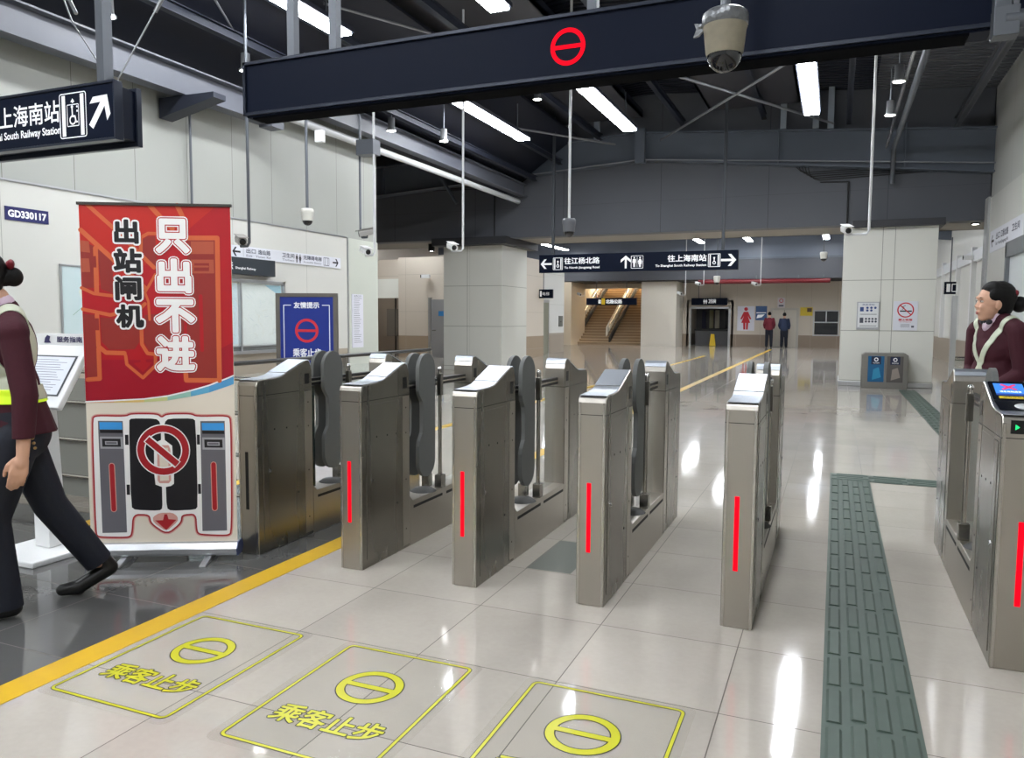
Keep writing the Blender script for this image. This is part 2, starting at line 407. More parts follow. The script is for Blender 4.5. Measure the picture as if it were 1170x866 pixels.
for x in (-11.3, -8.3, -4.3, -1.3, 1.2):
    m.box(x-.015, x+.015, 18.04, 18.17, (4.35 if 0 else 5.08-.0627*abs(x+4.3)*(1 if x < -4.3 else 1.64)), 5.2+.045*(11.7-abs(x+4.3))*.9*.9, beam_m)
m.tube([(-16, 18.0, 4.34), (-4.3, 18.0, 5.07), (XR, 18.0, 4.5)], .014, M('pale flange edge', (150,154,160), .4), n=6)
struct('trim_3', m)
m = MB(); m.tube([(-9.6, 17.98, 5.1), (-9.05, 17.98, 4.3)], .04, beam_m); m.box(-4.42, -4.2, 17.9, 18.04, 4.98, 5.75, beam_m); struct('trim_4', m)
colm = panel_mat('white column cladding', (220,220,212), .32, [('Z', 1.05, .12, .012), ('X', 0, .84, .012), ('X', 0, 1.07, .012), ('X', 0, -8.93, .012), ('X', 0, -8.86, .004)], (150,150,140), noise=.02)
m = MB(); m.box(-9.63, -7.95, 18.35, 20.1, 0, 3.3, colm); struct('trim_5', m, .01)
m = MB(); m.box(.1, 1.85, 17.85, 19.6, 0, 3.32, colm); m.box(.08, 1.87, 17.83, 19.62, 0, .1, alu); struct('trim_6', m, .01)

# steel running along the hall (left I beam, pipe, purlins, right purlins)
def ibeam_y(m, x, z, h, w, y0, y1, mat, lip=.02):
    m.box(x-.008, x+.008, y0, y1, z, z+h, mat); m.box(x-w/2, x+w/2, y0, y1, z, z+lip, mat); m.box(x-w/2, x+w/2, y0, y1, z+h-lip, z+h, mat)
m = MB(); ibeam_y(m, -7.35, 4.02, .34, .2, -7, 8.9, beam_l); m.box(-7.42, -7.2, 8.7, 8.95, 3.98, 4.42, beam_l); ibeam_y(m, -7.3, 4.4, .3, .2, 9.2, 18.2, beam_l)
struct('trim_7', m)
t = MB(); t.tube([(-7.45, 8.9, 4.28), (-7.4, 18.1, 4.28)], .06, pole_w); tag(t.build('ceiling_pipe'), 'pale round pipe running along the top of the left wall under the beam', 'pipe')
for i, (x, z, h_) in enumerate(((-6.95, 4.75, .12), (-6.3, 5.1, .12), (-5.3, 5.6, .14), (-3.35, 5.75, .14), (-1.6, 5.75, .12), (.1, 5.5, .14), (2.1, 5.25, .2))):
    m = MB(); ibeam_y(m, x, z, h_, .1, -7, 18.1, purl_m if i != 6 else M('grey purlin', (78,80,86), .5), .012)
    struct('trim_%d' % (8+i), m)
m = MB(); m.tube([(.97, -7, 4.9), (.97, 17.9, 4.9), (.97, 18.0, 4.2)], .05, pole_g); m.tube([(.83, -7, 4.93), (.83, 17.9, 4.93)], .03, M('shiny conduit', (190,190,192), .2, .8))
tag(m.build('ceiling_pipe'), 'shiny conduit pair running along the ceiling on the right side', 'pipe')
# dark sloping eave over the left wall
def hang_z(x): return min(roof_z(x), 4.5+(x-XL)/1.75*1.25) if x < -5.9 else roof_z(x)
m = MB(); m.prism([(XL-.1, 4.48), (-5.9, 5.75), (-5.9, 5.8), (XL-.1, 4.53)], 'Y', -7.5, 18.1, roof_m); struct('trim_21', m)
# bracket on the left wall
m = MB(); m.prism([(XL, 3.77), (-6.8, 3.94), (-6.8, 4.0), (XL, 4.01)], 'Y', 7.2, 7.4, M('dark navy rafter', (40,44,56), .5)); struct('trim_20', m)
for i, Y in enumerate((2.5, 7.3, 12.6, -2.5)):
    m = MB(); 
    m.prism([(XL, 5.5), (-4.2, 5.95), (XR, 5.45), (XR, 5.6), (-4.2, 6.15), (XL, 5.7)], 'Y', Y-.06, Y+.06, purl_m); struct('trim_%d' % (24+i), m)

# ---------------------------------------------------------------- far hall
farm = panel_mat('far wall cream panels', (196,186,172), .45, [('X', 1.2, -4.75, .012)], (170,160,146), noise=.02, dark_band=('Z', .62, (140,124,108)))
YW = 41.5
m = MB()
for x0, x1, z0, z1 in ((-19, -13.9, 0, 3.4), (-9.2, -7.15, 0, 3.4), (-7.15, -5.05, 2.05, 3.4), (-5.05, -.98, 0, 3.4), (-.98, .1, 0, .66), (-.98, .1, 1.84, 3.4), (.1, 4.5, 0, 3.4), (-13.9, -9.2, 3.05, 3.4)):
    m.box(x0, x1, YW, YW+.3, z0, z1, farm)
steelblue = M('blue grey far fascia', (112,120,134), .4, noise=.08, nscale=.7)
m.box(-19, 4.5, 39.2, 39.5, 4.35, 6.6, steelblue); m.box(-19, 4.5, 39.1, 39.5, 3.35, 4.35, M('dark grey far beam', (84,86,92), .45)); m.box(-19, 4.5, 39.05, 39.1, 4.3, 4.38, beam_m); m.box(-19, 4.5, 39.2, YW, 3.3, 3.36, M('dark soffit line', (66,64,62), .6))
struct('wall_far', m)
m = MB(); m.prism(gable(-16, 3.5, 4.1, 4.5, 4.9, 5.35), 'Y', 30, 30.1, beam_m); struct('trim_30', m)
m = MB(); m.box(-9.3, -7.5, 39.6, 41.45, 0, 3.3, M('far pillar white', (214,208,196), .4)); struct('trim_31', m)
m = MB(); m.box(-13.95, -12.9, 39.0, 41.45, 0, 3.3, M('far pillar beige', (200,186,164), .4)); struct('trim_32', m)
# shop opening with dark inside
m = MB(); m.box(-7.2, -5.0, YW+.3, YW+2.6, 0, .02, M('dark inside floor', (70,68,66), .4)); m.box(-7.2, -5.0, YW+2.5, YW+2.6, 0, 2.4, M('dim room back', (98,98,100), .6)); m.box(-7.3, -7.2, YW, YW+2.6, 0, 2.4, farm); m.box(-5.0, -4.9, YW, YW+2.6, 0, 2.4, farm); m.box(-7.3, -4.9, YW, YW+2.6, 2.3, 2.4, farm)
m.box(-7.15, -7.05, YW-.05, YW+.1, 0, 2.05, alu); m.box(-5.15, -5.05, YW-.05, YW+.1, 0, 2.05, alu); m.box(-7.15, -5.05, YW-.05, YW+.1, 1.95, 2.05, alu)
struct('door_1', m)
t = thing('service_counter', 'dark counter inside the far opening below the small black sign', 'counter', (-6.1, YW+.5, 0))
MB().box(-.8, .9, 0, .5, 0, .78, M('counter grey', (84,84,86), .4)).build('body', t); MB().box(-.85, .95, -.05, .55, .78, .86, blk).build('counter_top', t)
for i, (x, w_, c) in enumerate(((-6.85, .2, (60,62,84)), (-6.45, .2, (190,186,150)), (-6.15, .22, (226,222,206)), (-5.6, .4, (40,42,46)))):
    tag(MB().box(x, x+w_, YW+2.3, YW+2.48, .9, 1.9, M('cabinet %d' % i, c, .5)).build('back_room_cabinet'), ['navy cabinet leftmost behind the far dark counter', 'khaki cabinet between navy and white ones behind the far counter', 'white cabinet in the middle behind the far counter', 'black cabinet rightmost behind the far counter'][i], 'cabinet', 'cabinets behind the counter')
t = thing('wet_floor_sign', 'yellow folding wet floor sign in front of the dark far counter', 'floor sign', (-5.95, YW+.15, 0))
MB().prism([(-.16, 0), (.16, 0), (.09, .62), (-.09, .62)], 'Y', -.06, -.04, M('sign yellow', (226,190,40), .5), T=Matrix.Rotation(-.12, 4, 'X')).build('front_panel', t)
MB().prism([(-.16, 0), (.16, 0), (.09, .62), (-.09, .62)], 'Y', .04, .06, M('sign yellow'), T=Matrix.Rotation(.12, 4, 'X')).build('rear_panel', t)
# door behind people and window
m = MB(); m.box(-3.1, -1.72, YW-.04, YW, 0, 1.98, M('door frame pale', (186,182,174), .4)); m.box(-2.98, -1.84, YW-.07, YW-.04, .02, 1.88, M('door leaf cream', (202,196,184), .4)); m.box(-2.42, -2.4, YW-.075, YW-.07, .02, 1.88, M('gap dark', (90,86,80), .6))
struct('door_2', m)
m = MB(); m.box(-1.02, .14, YW+.1, YW+.14, .6, 1.9, M('dark window glass', (22,26,36), .08, spec=.7)); 
for z in (.62, 1.27, 1.85): m.box(-1.05, .17, YW-.02, YW+.12, z-.02, z+.03, alu)
for x, z0 in ((-1.03, .62), (-.45, 1.27), (.13, .62)): m.box(x-.02, x+.03, YW-.02, YW+.12, z0, 1.87, alu)
struct('window_1', m)
# stairs going up behind the opening
t = thing('staircase', 'wide beige stone staircase rising behind the far left opening', 'staircase', (-11.5, YW-1.3, 0))
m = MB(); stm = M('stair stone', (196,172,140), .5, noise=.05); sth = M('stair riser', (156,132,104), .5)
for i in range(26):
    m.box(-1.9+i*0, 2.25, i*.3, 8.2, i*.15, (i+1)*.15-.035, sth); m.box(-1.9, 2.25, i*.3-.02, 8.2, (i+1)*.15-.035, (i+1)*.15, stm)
m.build('steps', t)
for x in (-1.55, .35):
    k = MB(); k.prism([(-.1, .15), (8, 4.15), (8, 4.45), (-.1, .4)], 'X', x, x+.09, M('black handrail base', (40,38,36), .5)); k.build('stringer', t)
    k = MB(); k.prism([(-.1, .45), (8, 4.5), (8, 5.0), (-.1, .95)], 'X', x-.16, x-.12, M('cream balustrade', (214,208,196), .4)); k.build('balustrade', t)
    k = MB(); k.tube([(x-.05, 0, .95), (x-.05, 8, 4.95)], .035, steel_trim)
    for q in range(9): k.tube([(x-.05, q, .45+q*.5), (x-.05, q, .95+q*.5)], .02, steel_trim, n=6)
    k.build('handrail', t)
m = MB(); m.box(-19, -6, 48.6, 48.8, 0, 9, M('cream stairwell', (224,214,196), .5)); m.box(-14.1, -13.9, YW, 48.6, 0, 9, M('cream stairwell')); m.box(-9.2, -9.0, YW, 48.6, 0, 9, M('cream stairwell'))
m.box(-19, 4.5, 45.9, 48.8, -.1, 0, sof); m.box(-14.1, -9, YW+.3, 48.8, 8.9, 9, M('cream stairwell')); struct('wall_stairwell', m)
def area(x, y, z, sx, sy, e, col=(1, .98, .95), rot=(0, 0, 0), name='lamp'):
    l = bpy.data.lights.new(name, 'AREA'); l.shape = 'RECTANGLE'; l.size, l.size_y = sx, sy; l.energy = e; l.color = col
    o = bpy.data.objects.new(name, l); COL.objects.link(o); o.location = (x, y, z); o.rotation_euler = rot; return o
area(-11.5, 44.5, 8.6, 4, 4, 3600, (1, .95, .85), name='stairwell_fill_light')  # unseen area light, added to brighten the staircase
# elevator block
elw = panel_mat('white elevator wall', (222,222,218), .3, [('Z', 1.2, .75, .012)], (190,190,184), noise=.01, dark_band=('Z', .8, (168,156,142)))
m = MB(); m.box(-12.6, -10.5, 27.4, 30.8, 0, 3.5, elw); struct('trim_33', m)
ya, yb = onX(614, 380, -10.5).y, onX(626, 380, -10.5).y; m = MB(); m.box(-10.5, -10.45, ya, yb, 0, 2.12, alu); m.box(-10.45, -10.43, ya+.12, yb-.12, 0, 2.0, M('elevator door green grey', (150,152,136), .3, .3)); struct('door_3', m)
m = MB(); m.box(-13.15, -13.05, 23.9, 24.0, 0, 2.08, alu); m.box(-13.05, -12.2, 23.93, 24.0, 0, 2.02, M('grey service door', (150,150,150), .4)); m.box(-12.2, -12.1, 23.9, 24.0, 0, 2.08, alu); m.box(-12.75, -12.5, 23.91, 23.93, 1.45, 1.62, M('blue door plate', (60,130,190), .4)); m.tube([(-12.98, 23.88, .95), (-12.84, 23.88, .95)], .015, chrome)
struct('door_4', m)
m = MB(); m.box(-16, -14.4, 24.7, 24.8, 0, 2.1, M('steel door panel', (140,130,120), .35, .7)); m.box(-15.3, -14.75, 24.66, 24.7, .7, 1.7, M('door window', (110,104,96), .2)); m.box(-14.95, -14.93, 24.65, 24.7, 0, 2.1, blk); m.box(-16, -14.4, 24.68, 24.72, 2.1, 2.8, M('bright window', (230,232,225), .4, emit=.05)); m.box(-16, -14.4, 24.7, 24.8, 2.8, 3.5, far_w); struct('door_5', m)

# ================================================================ LIGHTS
def strip(x, y0, z, label, first=None):
    t = thing('linear_light', label, 'ceiling light', (x, y0, z), 0, 'linear ceiling lights')
    MB().box(-.15, .15, 0, 3.4, .03, .09, purl_m).build('housing', t, .004)
    MB().box(-.12, .12, .03, 3.37, 0, .03, ltub).build('diffuser', t)
    for y in (.4, 3.0):
        MB().tube([(0, y, .09), (0, y, .64)], .012, pole_g, n=6).build('hanger', t)
    return t
rows = ((-6.0, 'left row'), (-3.8, 'middle row'), (-.52, 'right row'))
ys = ((5.3, 'partly hidden above the long black header'), (11.6, 'glowing beyond the long black header'), (21.2, 'in the far hall past the grey fascia'), (28.0, 'deep in the far hall'), (34.5, 'nearest the far end wall'), (-.8, 'above the gate entrance behind the view'), (-6.2, 'at the very back behind the view'))
base = None
for x, rn in rows:
    for y, yn in ys:
        lab = 'long linear ceiling light, %s, %s' % (rn, yn)
        if base is None: base = strip(x, y, 5.0, lab)
        else:
            copy_tree(base, (x, y, 5.0), lab)
for x, y in ((-13.5, 21), (-13, 35)): copy_tree(base, (x, y, 4.9), 'linear light over the wide left bay %s' % ('beside the service door' if y < 30 else 'before the staircase'))
def down(x, y, z, label):
    t = thing('downlight', label, 'ceiling light', (x, y, z), 0, 'round downlights')
    MB().lathe([(.001, .2), (.055, .2), (.06, .02), (.085, 0), (.085, -.015), (.07, -.015)], (0, 0, 0), alu).build('housing', t)
    MB().lathe([(.001, -.012), (.07, -.012)], (0, 0, 0), led).build('lens', t)
    MB().tube([(0, 0, .2), (0, 0, .7)], .012, pole_g, n=6).build('stem', t)
    return t
dl = down(-7.04, 6.0, 4.47, 'glowing round downlight above the black elevator sign')
for x, y, lab in ((-7.02, 8.0, 'round downlight just left of the long black header end'), (-6.96, 11.4, 'round downlight beside the paired camera poles'), (-6.5, 12.4, 'round downlight in line with the left end of the gable beam'), (.65, 11.5, 'round downlight right of the right row light, the nearer one'), (.65, 13.3, 'round downlight right of the right row light, the farther one'), (-5.2, 13.6, 'small unlit looking downlight between the left and middle light rows')):
    copy_tree(dl, (x, y, 4.5 if x != -5.2 else 5.4), lab)
def soffit_spot(x, y, z, label):
    t = thing('soffit_spotlight', label, 'ceiling light', (x, y, z), 0, 'black cylinder spots')
    MB().lathe([(.001, .2), (.09, .2), (.09, 0), (.08, 0)], (0, 0, 0), blk).build('housing', t); MB().lathe([(.001, .01), (.08, .01)], (0, 0, 0), led).build('lens', t); return t
p = onY(493, 290, 19.3); soffit_spot(p.x, p.y, 3.24, 'black cylinder spotlight left of the left white column')
p = onY(1114, 266, 18.9); soffit_spot(p.x, p.y, 3.4, 'black cylinder spotlight above the right side passage')

# ================================================================ TICKET GATES
FP = [(3.5, 0), (3.5, .985), (3.508, 1.008), (3.53, 1.016), (3.66, 1.02), (3.72, 1.028), (3.77, 1.045), (3.95, 1.112), (3.975, 1.112), (3.99, 1.1), (4.01, 1.05), (4.01, 0)]
def shift(P, dy): return [(y+dy, z) for y, z in P]
def mirror(P): return [(8.88-y, z) for y, z in P][::-1]     # about y=4.44
def gate(name, label, x0, lit, w=.14, wide=False):
    """gate fronts at y=3.5 in world; thing origin at (x0, 3.5, 0)"""
    t = thing(name, label, 'ticket gate', (x0, 3.5, 0), 0, 'ticket gates in the row')
    O = lambda P: [(y-3.5, z) for y, z in P]
    A = O(FP); B = O(mirror(FP)); wb = w if not wide else .18
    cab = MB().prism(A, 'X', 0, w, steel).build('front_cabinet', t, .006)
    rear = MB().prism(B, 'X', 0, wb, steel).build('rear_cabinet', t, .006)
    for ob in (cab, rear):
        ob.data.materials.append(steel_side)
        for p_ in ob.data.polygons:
            if abs(p_.normal.x) > .9: p_.material_index = 1  # side faces take the steel that carries shade in its colour
    # lids
    for nm, s_, P_, ww in (('front', 1, A, w), ('rear', -1, B, wb)):
        def yy(v): return (v-3.5) if s_ == 1 else (8.88-v-3.5)
        k = MB(); q = [(yy(3.765), 1.0455), (yy(3.948), 1.1135), (yy(3.948), 1.1165), (yy(3.762), 1.0485)]
        k.prism(q, 'X', .004, ww-.004, steel_top)
        q2 = [(yy(3.515), 1.0165), (yy(3.66), 1.0215), (yy(3.72), 1.0295), (yy(3.76), 1.0425), (yy(3.757), 1.0445), (yy(3.72), 1.0315), (yy(3.66), 1.0235), (yy(3.515), 1.0185)]
        k.prism(q2, 'X', .004, ww-.004, steel_top)
        if s_ == -1:
            pass
        k.prism([(yy(3.978), 1.1115), (yy(3.992), 1.099), (yy(4.0), 1.08), (yy(4.003), 1.082), (yy(3.994), 1.102), (yy(3.98), 1.1145)], 'X', .004, ww-.004, steel_top)
        k.build('lid', t)
        # seam under the head and side doors
        k = MB()
        k.box(-.0008, ww+.0008, min(yy(3.499), yy(4.011)), max(yy(3.499), yy(4.011)), .925, .9285, M('dark seam', (52,50,47), .6)); k.build('seam', t)
        for sx in (0, ww):
            y0, y1 = sorted((yy(3.545), yy(3.90)))
            d = MB().box(sx-.0025, sx+.0025, y0, y1, .05, .905, steel_side).build('side_door', t, .001)
            l = MB()
            for dy, dz in ((.1, .72), (.21, .715), (.31, .71), (.315, .3)):
                l.tube([(sx-.004, y0+dy, dz), (sx+.004, y0+dy, dz)], .0055, blk_slot, n=10)
            l.build('screw_heads', d)
            l = MB(); l.tube([(sx-.006, yy(3.6), .48), (sx+.006, yy(3.6), .48)], .011, chrome, n=14); l.tube([(sx-.007, yy(3.6), .48), (sx+.007, yy(3.6), .48)], .004, blk, n=8); l.build('lock', d)
            k = MB(); y0, y1 = sorted((yy(3.935), yy(3.978)))
            MB().box(sx-.0012, sx+.0012, min(yy(3.93), yy(4.004)), max(yy(3.93), yy(4.004)), .02, .92, steel).build('side_strip', t)
            k.box(sx-.0015, sx+.0015, y0, y1, .965, 1.03, blk); k.build('sensor_window', t)
            k = MB()
            for z in (.12, .42, .70, .85): k.tube([(sx-.002, yy(3.965), z), (sx+.002, yy(3.965), z)], .005, blk_slot, n=8)
            k.build('sensor_holes', t)
        if s_ == 1:
            for x in (.004, w-.016):
                MB().box(x, x+.012, -.003, .002, .004, .985, steel_trim).build('corner_trim', t, .001)
    xs = .43*w if not wide else .085
    MB().box(xs-.0105, xs+.0105, -.0035, .002, .262, .60, redglow if lit else blk_slot).build('indicator_strip', t, .002)
    # deck
    wd = wb
    dk = MB().prism([(.51, 0), (1.43, 0), (1.43, .3), (1.39, .275), (.97, .275), (.55, .275), (.51, .31)], 'X', .0, wd, steel).build('base_deck', t, .004)
    k = MB()
    for sx in (0, wd):
        for a, b in ((.555, .93), (.985, 1.36)): k.box(sx-.0012, sx+.0012, a, b, .225, .242, blk_slot)
    k.build('vent_slots', dk)
    # glass, rail
    xc = wd/2
    MB().box(xc-.004, xc+.004, .94, 1.42, .28, .955, glass).build('glass_panel', t)
    MB().box(xc-.012, xc+.012, .51, .61, .28, .94, tint).build('glass_reflection', t, .002)  # opaque teal slab: dark reflection in the glass, put into a colour
    k = MB().box(xc-.022, xc+.022, .51, 1.43, .945, .99, blk); k.box(xc-.024, xc+.024, .51, 1.43, .962, .973, steel_trim); k.build('handrail', t, .003)
    # flaps
    prof = []
    for a in range(0, 181, 15): prof.append((.875-.0+.0-.115*(1)+.0, 0)) if False else None
    cyy = .76; hw = .104
    top = [(cyy+hw*math.cos(math.radians(a)), 1.056+hw*math.sin(math.radians(a))) for a in range(0, 181, 12)]
    left = [(cyy-hw, .93), (cyy-hw+.012, .90), (cyy-hw+.045, .86), (cyy-hw+.05, .82), (cyy-hw+.05, .70), (cyy-hw+.045, .665), (cyy-hw+.012, .62), (cyy-hw, .585)]
    bot = [(cyy+hw*math.cos(math.radians(a)), .484+hw*math.sin(math.radians(a))) for a in range(180, 361, 12)]
    fp = top+left+bot
    for sx in ((.016, wd-.042) if not wide else (.07,)):
        MB().prism(fp, 'X', sx, sx+.026, grey_pad).build('barrier_flap', t, .009)
    for sx in ((.022, wd-.022) if not wide else (.022,)):
        k = MB().tube([(sx, .94, .275), (sx, .94, 1.04)], .012, steel_trim, n=14); k.ball((sx, .94, 1.05), .016, chrome, 8); k.box(sx-.025, sx+.025, .91, .97, .275, .36, steel_side); k.box(sx-.016, sx+.016, .925, .955, .88, 1.02, steel_side); k.build('pivot_post', t, .002)
    k = MB(); k.lathe([(.001, .02), (.06, .018), (.085, 0)], (xc, .80, .275), M('dark rubber foot', (50,50,48), .6), n=20); k.build('flap_base', t)
    return t
gx = [(-3.18, False), (-2.475, True), (-1.79, True), (-1.118, True), (-.435, True)]
glab = ['steel ticket gate with unlit black slot, right beside the red banner', 'steel ticket gate with red strip, second from the banner, beside the yellow line',
        'steel ticket gate with red strip, third from the banner, middle of five narrow gates', 'steel ticket gate with lit red strip just left of the open wide space, next to the isolated gate',
        'isolated narrow steel ticket gate just left of the green tactile strip']
glab[3] = 'steel ticket gate with red strip, fourth from the banner'
for (x, lit), lab in zip(gx, glab): gate('ticket_gate', lab, x, lit)
g5 = gate('ticket_gate', 'wide steel ticket gate with blue screen and yellow sticker at the right edge', .612, True, w=.29, wide=True)
# screen lid of the wide gate (slope from (.27,1.05) to (.45,1.115))
k = MB(); n_ = Vector((0, -.0675, .183)).normalized()
o_ = Vector((0, .265, 1.0475)); v_ = Vector((0, .183, .0675)).normalized(); 
a = Art(k, o_, (1, 0, 0), v_)
lidk = M('black glossy screen lid', (14,17,26), .12); a.rrect(.012, -.13*0-.0, .278, .192, .012, lidk, 6)
k.add([a.P(.012, 0, 6), a.P(.278, 0, 6), (.278, .12, 1.0245), (.012, .12, 1.0245)], [(0, 3, 2, 1)], lidk)
k.build('screen_lid', g5, merge='flat')
k = MB(); a = Art(k, o_, (1, 0, 0), v_); lcdm = M('blue screen', (56,120,205), emit=.3, rough=.3)
a.rect(.03, .05, .14, .17, lcdm, 7); rx = M('screen red', (215,40,90), emit=.3)
a.line([(.062, .11), (.108, .155)], .012, rx, 8); a.line([(.062, .155), (.108, .11)], .012, rx, 8); a.rect(.03, .05, .14, .066, M('screen dark blue', (30,60,140), emit=.2), 8); a.text('请走其他通道', (.045, .078, .125, .093), M('screen text', (235,240,255), emit=.6), 9)
k.build('display', g5, merge='flat')
k = MB(); a = Art(k, o_, (1, 0, 0), v_); a.rect(.035, .018, .22, .04, M('yellow sticker', (240,210,60), .4), 7); a.text('请在此处刷卡或扫码', (.05, .022, .205, .036), M('sticker ink', (60,50,20), .5), 8); k.build('sticker', g5, merge='flat')
k = MB(); k.lathe([(.001, .012), (.045, .011), (.055, 0)], (.12, .185, 1.028), M('card reader pad', (186,190,190), .35), n=24, T=Matrix.Rotation(.12, 4, 'X')); k.build('card_reader', g5)
k = MB(); k.box(.03, .28, -.004, .003, .945, .998, blk); k.box(.075, .25, -.006, 0, .953, .99, M('reader white', (214,214,210), .4)); k.tube([(.13, -.008, .972), (.13, 0, .972)], .013, blk, n=16)
a = Art(k, (0, -.0045, .945), (1, 0, 0), (0, 0, 1)); a.poly([(.045, .015), (.06, .026), (.045, .037)], M('green arrow', (30,230,120), emit=.4), 1); k.build('reader_panel', g5, merge='flat')

# ================================================================ FLOOR MARKS
def quad_strip(x0, x1, y0, y1, mat, z=.0012): return MB().add([(x0, y0, z), (x1, y0, z), (x1, y1, z), (x0, y1, z)], [(0, 1, 2, 3)], mat)
def slab(x0, x1, y0, y1, mat, h=.002): return MB().box(x0, x1, y0, y1, .0003, h, mat)
tag(slab(-2.83, -2.69, -2, 38, yellow).build('floor_line'), 'long yellow floor line crossing the left foreground and running past the gates', 'floor line')
tag(slab(-4.62, -4.5, 3.4, 30, yellow).build('floor_line'), 'thin yellow floor line behind the podium and glass barrier', 'floor line')
for i, (x0, lab) in enumerate(((-2.652, 'yellow framed stop sticker on the floor beside the yellow line'), (-1.842, 'yellow framed stop sticker in the middle of the foreground floor'), (-1.012, 'yellow framed stop sticker cut by the bottom edge, rightmost of the three'))):
    t = thing('floor_sticker', lab, 'floor sticker', (x0, 1.9, 0), 0, 'stop stickers on the floor')
    W, Hh = .572, .772
    k = MB(); a = Art(k, (0, 0, .0010), (1, 0, 0), (0, 1, 0), .0002); a.rrect(-.035, -.035, W+.035, Hh+.035, .04, film, 1); k.build('clear_film', t, merge='flat')
    k = MB(); a = Art(k, (0, 0, .0012), (1, 0, 0), (0, 1, 0), .00025)
    a.rrect(-.003, -.003, W+.003, Hh+.003, .03, decal_k, 1, .017); a.rrect(0, 0, W, Hh, .028, decal_y, 2, .011); k.build('frame_line', t, merge='flat')
    k = MB(); a = Art(k, (0, 0, .0012), (1, 0, 0), (0, 1, 0), .00025)
    cx_, cy_ = .282, .48
    a.ring(cx_, cy_, .1295, .039, decal_k, 1); a.line([(cx_-.1, cy_), (cx_+.1, cy_)], .034, decal_k, 1, False)
    a.ring(cx_, cy_, .125, .03, decal_y, 2); a.line([(cx_-.1, cy_), (cx_+.1, cy_)], .027, decal_y, 3, False); k.build('stop_symbol', t, merge='flat')
    k = MB(); a = Art(k, (0, 0, .0012), (1, 0, 0), (0, 1, 0), .00025)
    a.text('乘客止步', (.075, .15, .5, .265), decal_k, 1, .0068); a.text('乘客止步', (.075, .15, .5, .265), decal_y, 2, .0026); k.build('lettering', t, merge='flat')
def tactile(name, label, x0, x1, y0, y1, along='Y'):
    t = thing(name, label, 'tactile paving', ((x0+x1)/2, (y0+y1)/2, 0))
    k = slab(x0-(x0+x1)/2, x1-(x0+x1)/2, y0-(y0+y1)/2, y1-(y0+y1)/2, tact_m, .004); k.build('tile_base', t)
    k = MB(); L_ = (y1-y0) if along == 'Y' else (x1-x0); Wd = (x1-x0) if along == 'Y' else (y1-y0)
    n = max(1, round(L_/.3))
    for i in range(n):
        for j in range(4):
            u0 = -L_/2+i*L_/n+.012+(.04 if j % 2 else 0); u1 = u0+L_/n-.045; w0 = -Wd/2+Wd*(j+.5)/4-.026
            prof = [(0, .004), (.052, .004), (.043, .010), (.009, .010)]
            if along == 'Y': k.prism([(w0+a_, z) for a_, z in prof], 'Y', u0, min(u1, L_/2), tact_m)
            else: k.prism([(w0+a_, z) for a_, z in prof], 'X', u0, min(u1, L_/2), tact_m)
    k.build('raised_bars', t); return t
tactile('tactile_strip', 'dark green tactile strip running from the bottom edge through the wide gate passage', .003, .318, 1.0, 7.2)
tactile('tactile_strip', 'dark green tactile cross strip turning right behind the gates', .003, 1.5, 7.21, 7.5, 'X')
tactile('tactile_strip', 'green tactile strip leading to the right white column', 1.2, 1.5, 7.51, 17.2)

# ================================================================ HEADER SIGN OVER THE GATES
t = thing('header_sign', 'long black header sign spanning above the gates with a glowing red stop symbol', 'sign', (-4.03, 4.6, 2.83))
k = MB().box(0, 4.7, 0, .16, .0, .385, navy); k.build('sign_box', t, .004)
k = MB(); k.box(-.02, 4.72, -.02, .18, .37, .392, navy_edge); k.box(-.02, 4.72, -.02, .18, .012, .034, navy_edge); k.box(-.02, .0, -.02, .18, .012, .392, navy_edge); k.box(.05, 4.6, .0, .16, -.012, .0, M('matt black', (6,7,10), .9, spec=.05)); k.build('frame', t, .002)
k = MB(); a = Art(k, (0, -.004, 0), (1, 0, 0), (0, 0, 1)); cx_ = onY(649, 53, 4.6).x+4.03; cz_ = onY(649, 53.5, 4.6).z-2.83
a.ring(cx_, cz_, .111, .026, redglow, 1); a.line([(cx_-.09, cz_), (cx_+.09, cz_)], .024, redglow, 2, False); k.build('stop_symbol', t, merge='flat')
for x in (.36, .72, 2.6, 4.4):
    MB().box(x-.03, x+.03, .05, .11, .38, roof_z(x-4.03)-2.82, pole_g).build('hanger', t)
t = thing('header_sign', 'short black header sign cut off at the top right corner', 'sign', (.78, 4.6, 2.86))
MB().box(0, 2.0, 0, .16, 0, .4, navy).build('sign_box', t, .004); MB().box(-.02, 2.02, -.02, .18, -.02, 0, navy_edge).build('frame', t)
t = thing('support_pole', 'grey steel support pole with a side arm at the end of the long black header', 'pole', (.705, 4.55, 2.78))
MB().box(-.045, .03, -.04, .04, 0, 3.42, pole_g).build('post', t, .006); MB().tube([(.0, -.04, .06), (1.1, -.04, .06)], .045, pole_g, n=14).build('side_arm', t); MB().box(-.05, .06, -.08, .02, -.02, .12, pole_g).build('bracket', t, .004)

